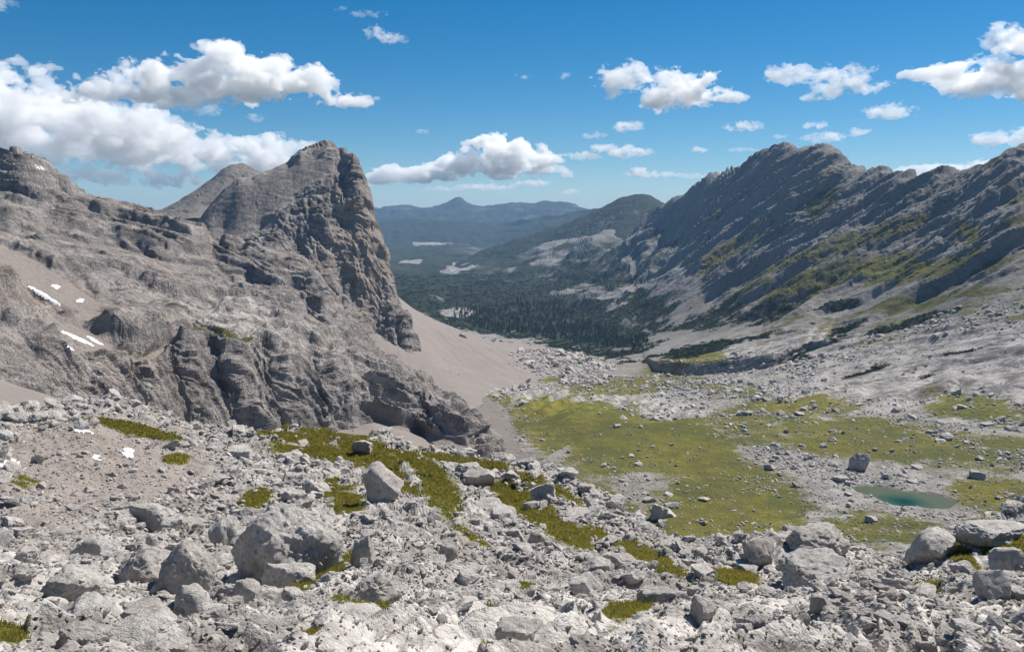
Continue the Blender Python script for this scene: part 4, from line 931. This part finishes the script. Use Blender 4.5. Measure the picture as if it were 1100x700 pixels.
CLOUDS = [  # distance, thickness, lumpiness, blobs, label
    (8000, 0, .9, [(228,88,95,26),(236,62,28,22),(150,101,60,12),(105,106,32,9),(300,82,52,22),(338,98,40,12),(178,80,30,14),(270,72,30,18)], 'long white cloud with a ragged peaked top at upper left'),
    (9000, 1, 1.0, [(40,142,62,42),(95,150,60,42),(-10,128,45,30),(140,162,34,26),(100,115,40,18),(70,185,70,14)], 'big grey bellied cloud behind the left summit'),
    (10500, 1, 1.0, [(205,165,45,24),(262,166,52,22),(320,158,30,9),(190,190,34,11),(290,175,40,18)], 'white cloud behind the small pyramid summit and the sheer peak'),
    (8200, 2, 1.2, [(198,114,18,7),(218,117,16,8)], 'faint cloud shreds under the long white cloud'),
    (8200, 2, 1.0, [(273,126,11,5)], 'tiny cloud puff below the right end of the long white cloud'),
    (11500, 0, .8, [(538,172,48,26),(582,178,28,16),(450,186,52,13),(408,192,28,9),(492,181,36,18),(530,155,25,12)], 'heaped grey bellied cloud over the far valley in the middle'),
    (12500, 1, .7, [(520,201,55,4.5),(572,197,24,5),(480,203,30,3)], 'thin flat cloud strip under the heaped middle cloud'),
    (11000, 1, .8, [(672,164,32,8),(628,168,24,6),(650,160,20,6),(600,182,20,6),(605,188,12,4)], 'flat white cloud right of the heaped middle cloud'),
    (12000, 1, .8, [(686,186,18,7),(712,188,26,4.5)], 'small flat cloud just above the dark rounded hill'),
    (9500, 1, .8, [(675,136,20,8)], 'small white cloud above the flat one in the middle right'),
    (9500, 2, .8, [(638,146,17,5)], 'tiny flat cloud left of the small white one in the middle right'),
    (8000, 1, 1.0, [(672,84,34,17),(657,100,12,12),(690,80,22,12)], 'white ragged cloud left of its larger neighbour at upper centre right'),
    (8000, 0, .85, [(738,98,42,20),(715,106,24,15),(780,106,20,7),(725,88,20,14)], 'bright cloud with a ragged right end at upper centre right'),
    (8000, 1, 1.0, [(852,80,34,10),(898,88,34,15),(884,100,26,8),(925,95,20,7)], 'elongated white cloud above the highest summit of the right range'),
    (8500, 1, .8, [(955,121,24,9)], 'small wedge shaped cloud at right below the elongated one'),
    (9500, 1, .9, [(890,147,24,7),(880,136,13,5),(917,143,12,5)], 'clustered small cloud just right above the range summit'),
    (9500, 1, .8, [(798,136,23,6)], 'small flat cloud above and left of the range summit'),
    (9500, 2, .7, [(838,147,9,3.5)], 'tiny cloud right above the range summit'),
    (10500, 2, .7, [(799,161,19,3.2)], 'thin cloud sliver left of the range summit'),
    (10500, 1, .7, [(751,161,12,4.5)], 'tiny cloud over the left shoulder of the range'),
    (7600, 0, .9, [(1062,78,46,18),(1088,52,24,20),(1034,73,24,7),(1110,80,40,26)], 'white cloud cut by the right edge with a hooked top'),
    (9500, 1, .8, [(1085,148,28,8),(1115,142,25,10)], 'cloud at the right edge above the end of the range'),
    (12000, 1, .6, [(1015,184,58,8),(978,187,32,7),(1052,180,34,7)], 'long pale cloud bank low behind the right range'),
    (7300, 2, 1.1, [(392,15,24,4.5),(366,11,9,3.5)], 'thin cloud wisp at the top edge left of the middle'),
    (7500, 1, 1.1, [(418,41,22,7),(404,35,14,7)], 'small bright cloud under the wisp near the top edge'),
    (12500, 1, .8, [(612,207,12,4)], 'tiny puff low over the far mountain range'),
    (8000, 2, 1.2, [(606,82,8,6)], 'tiny ragged puff high in the middle of the sky'),
    (8000, 2, 1.2, [(562,83,9,4.5)], 'faint wisp left of the tiny ragged puff'),
    (9000, 2, 1.0, [(454,142,9,3.5)], 'faint puff above the heaped middle cloud'),
    (7300, 2, 1.1, [(0,4,12,8)], 'wisp in the upper left corner'),
    (8000, 2, 1.0, [(13,88,7,5)], 'tiny puff at the left edge above the grey bellied cloud'),
    (12500, 2, .6, [(745,189,26,4),(775,187,20,3)], 'pale cloud sliver over the dark shoulder of the range'),
]
for ci, (D, ck, lump, blobs, lab) in enumerate(CLOUDS):
    D *= 1.0; m_px = D / FPX
    B = np.array(blobs, float); u0, u1 = (B[:, 0] - B[:, 2] * 1.5).min() - 4, (B[:, 0] + B[:, 2] * 1.5).max() + 4; v0, v1 = (B[:, 1] - B[:, 3] * 1.7).min() - 4, (B[:, 1] + B[:, 3] * 1.5).max() + 4
    ry = np.minimum(B[:, 2], B[:, 3] * 1.5); Y = ry.max() * 1.5 + 4
    vox = max(.8, ((u1 - u0) * (v1 - v0) * 2 * Y / 1000000) ** (1 / 3))
    gx = np.arange(u0, u1, vox); gy = np.arange(-Y, Y, vox * 1.3); gz = np.arange(v0, v1, vox)
    X = np.stack(np.meshgrid(gx, gy, gz, indexing='ij'), -1).reshape(-1, 3)
    f = np.full(len(X), -9.0)
    for (u, v, ru, rv), r in zip(blobs, ry):
        dz = X[:, 2] - v; q2 = ((X[:, 0] - u) / ru) ** 2 + (X[:, 1] / r) ** 2 + (dz / (rv * np.where(dz > 0, .85, 1.0))) ** 2
        f = np.logaddexp(f * 5, (1 - q2) * 5) / 5
    near = f > -2.2
    L0 = max(6.0, B[:, 3].max() * .9); nn = np.full(len(X), 0.0); Xs = (X[near] * np.array([.75, 1, 1.15]) + ci * 57).astype(np.float32)
    nn[near] = fbm(Xs, L0, 6, .62) * 1.7 - .6 * fbm(Xs, L0 * .5, 4, .65, True, 3)
    f = np.where(near, f + lump * nn * 1.6 - .14, -2).reshape(len(gx), len(gy), len(gz))
    f[0] = f[-1] = -1; f[:, 0] = f[:, -1] = -1; f[:, :, 0] = f[:, :, -1] = -1
    V, Q = surface_nets(f)
    if not len(Q): continue
    U = gx[0] + V[:, 0] * vox; Yd = gy[0] + V[:, 1] * vox * 1.3; W = gz[0] + V[:, 2] * vox
    uc, vc = (u0 + u1) / 2, (v0 + v1) / 2
    # upright cloud at its own place in the air: right, away and up measured in metres
    rx, ry_, rz = ray(uc, vc); k = D / math.hypot(rx, ry_); O = np.array([rx * k, ry_ * k, rz * k]); fw = np.array([rx, ry_, 0]) / math.hypot(rx, ry_); rt = np.array([fw[1], -fw[0], 0])
    sx = m_px * (1 + ((uc - CU) / FPX) ** 2)
    P = (U - uc)[:, None] * sx * rt * .96 + Yd[:, None] * m_px * fw + np.stack([0 * W, 0 * W, -(W - vc) * m_px * math.sqrt(1 + ((uc - CU) / FPX) ** 2)], 1)
    zmin = (P[:, 2] + O[2]).min()
    if zmin < HAZE_TOP + 3: P *= 1.0; O[2] += HAZE_TOP + 3 - zmin; print('lifted', lab, HAZE_TOP + 3 - zmin)
    me = mesh_np('cloud', P, Q[:, ::-1], CM[ck], True)
    link('cloud', me, lab, 'cloud', 'scattered cumulus clouds', loc=tuple(O))
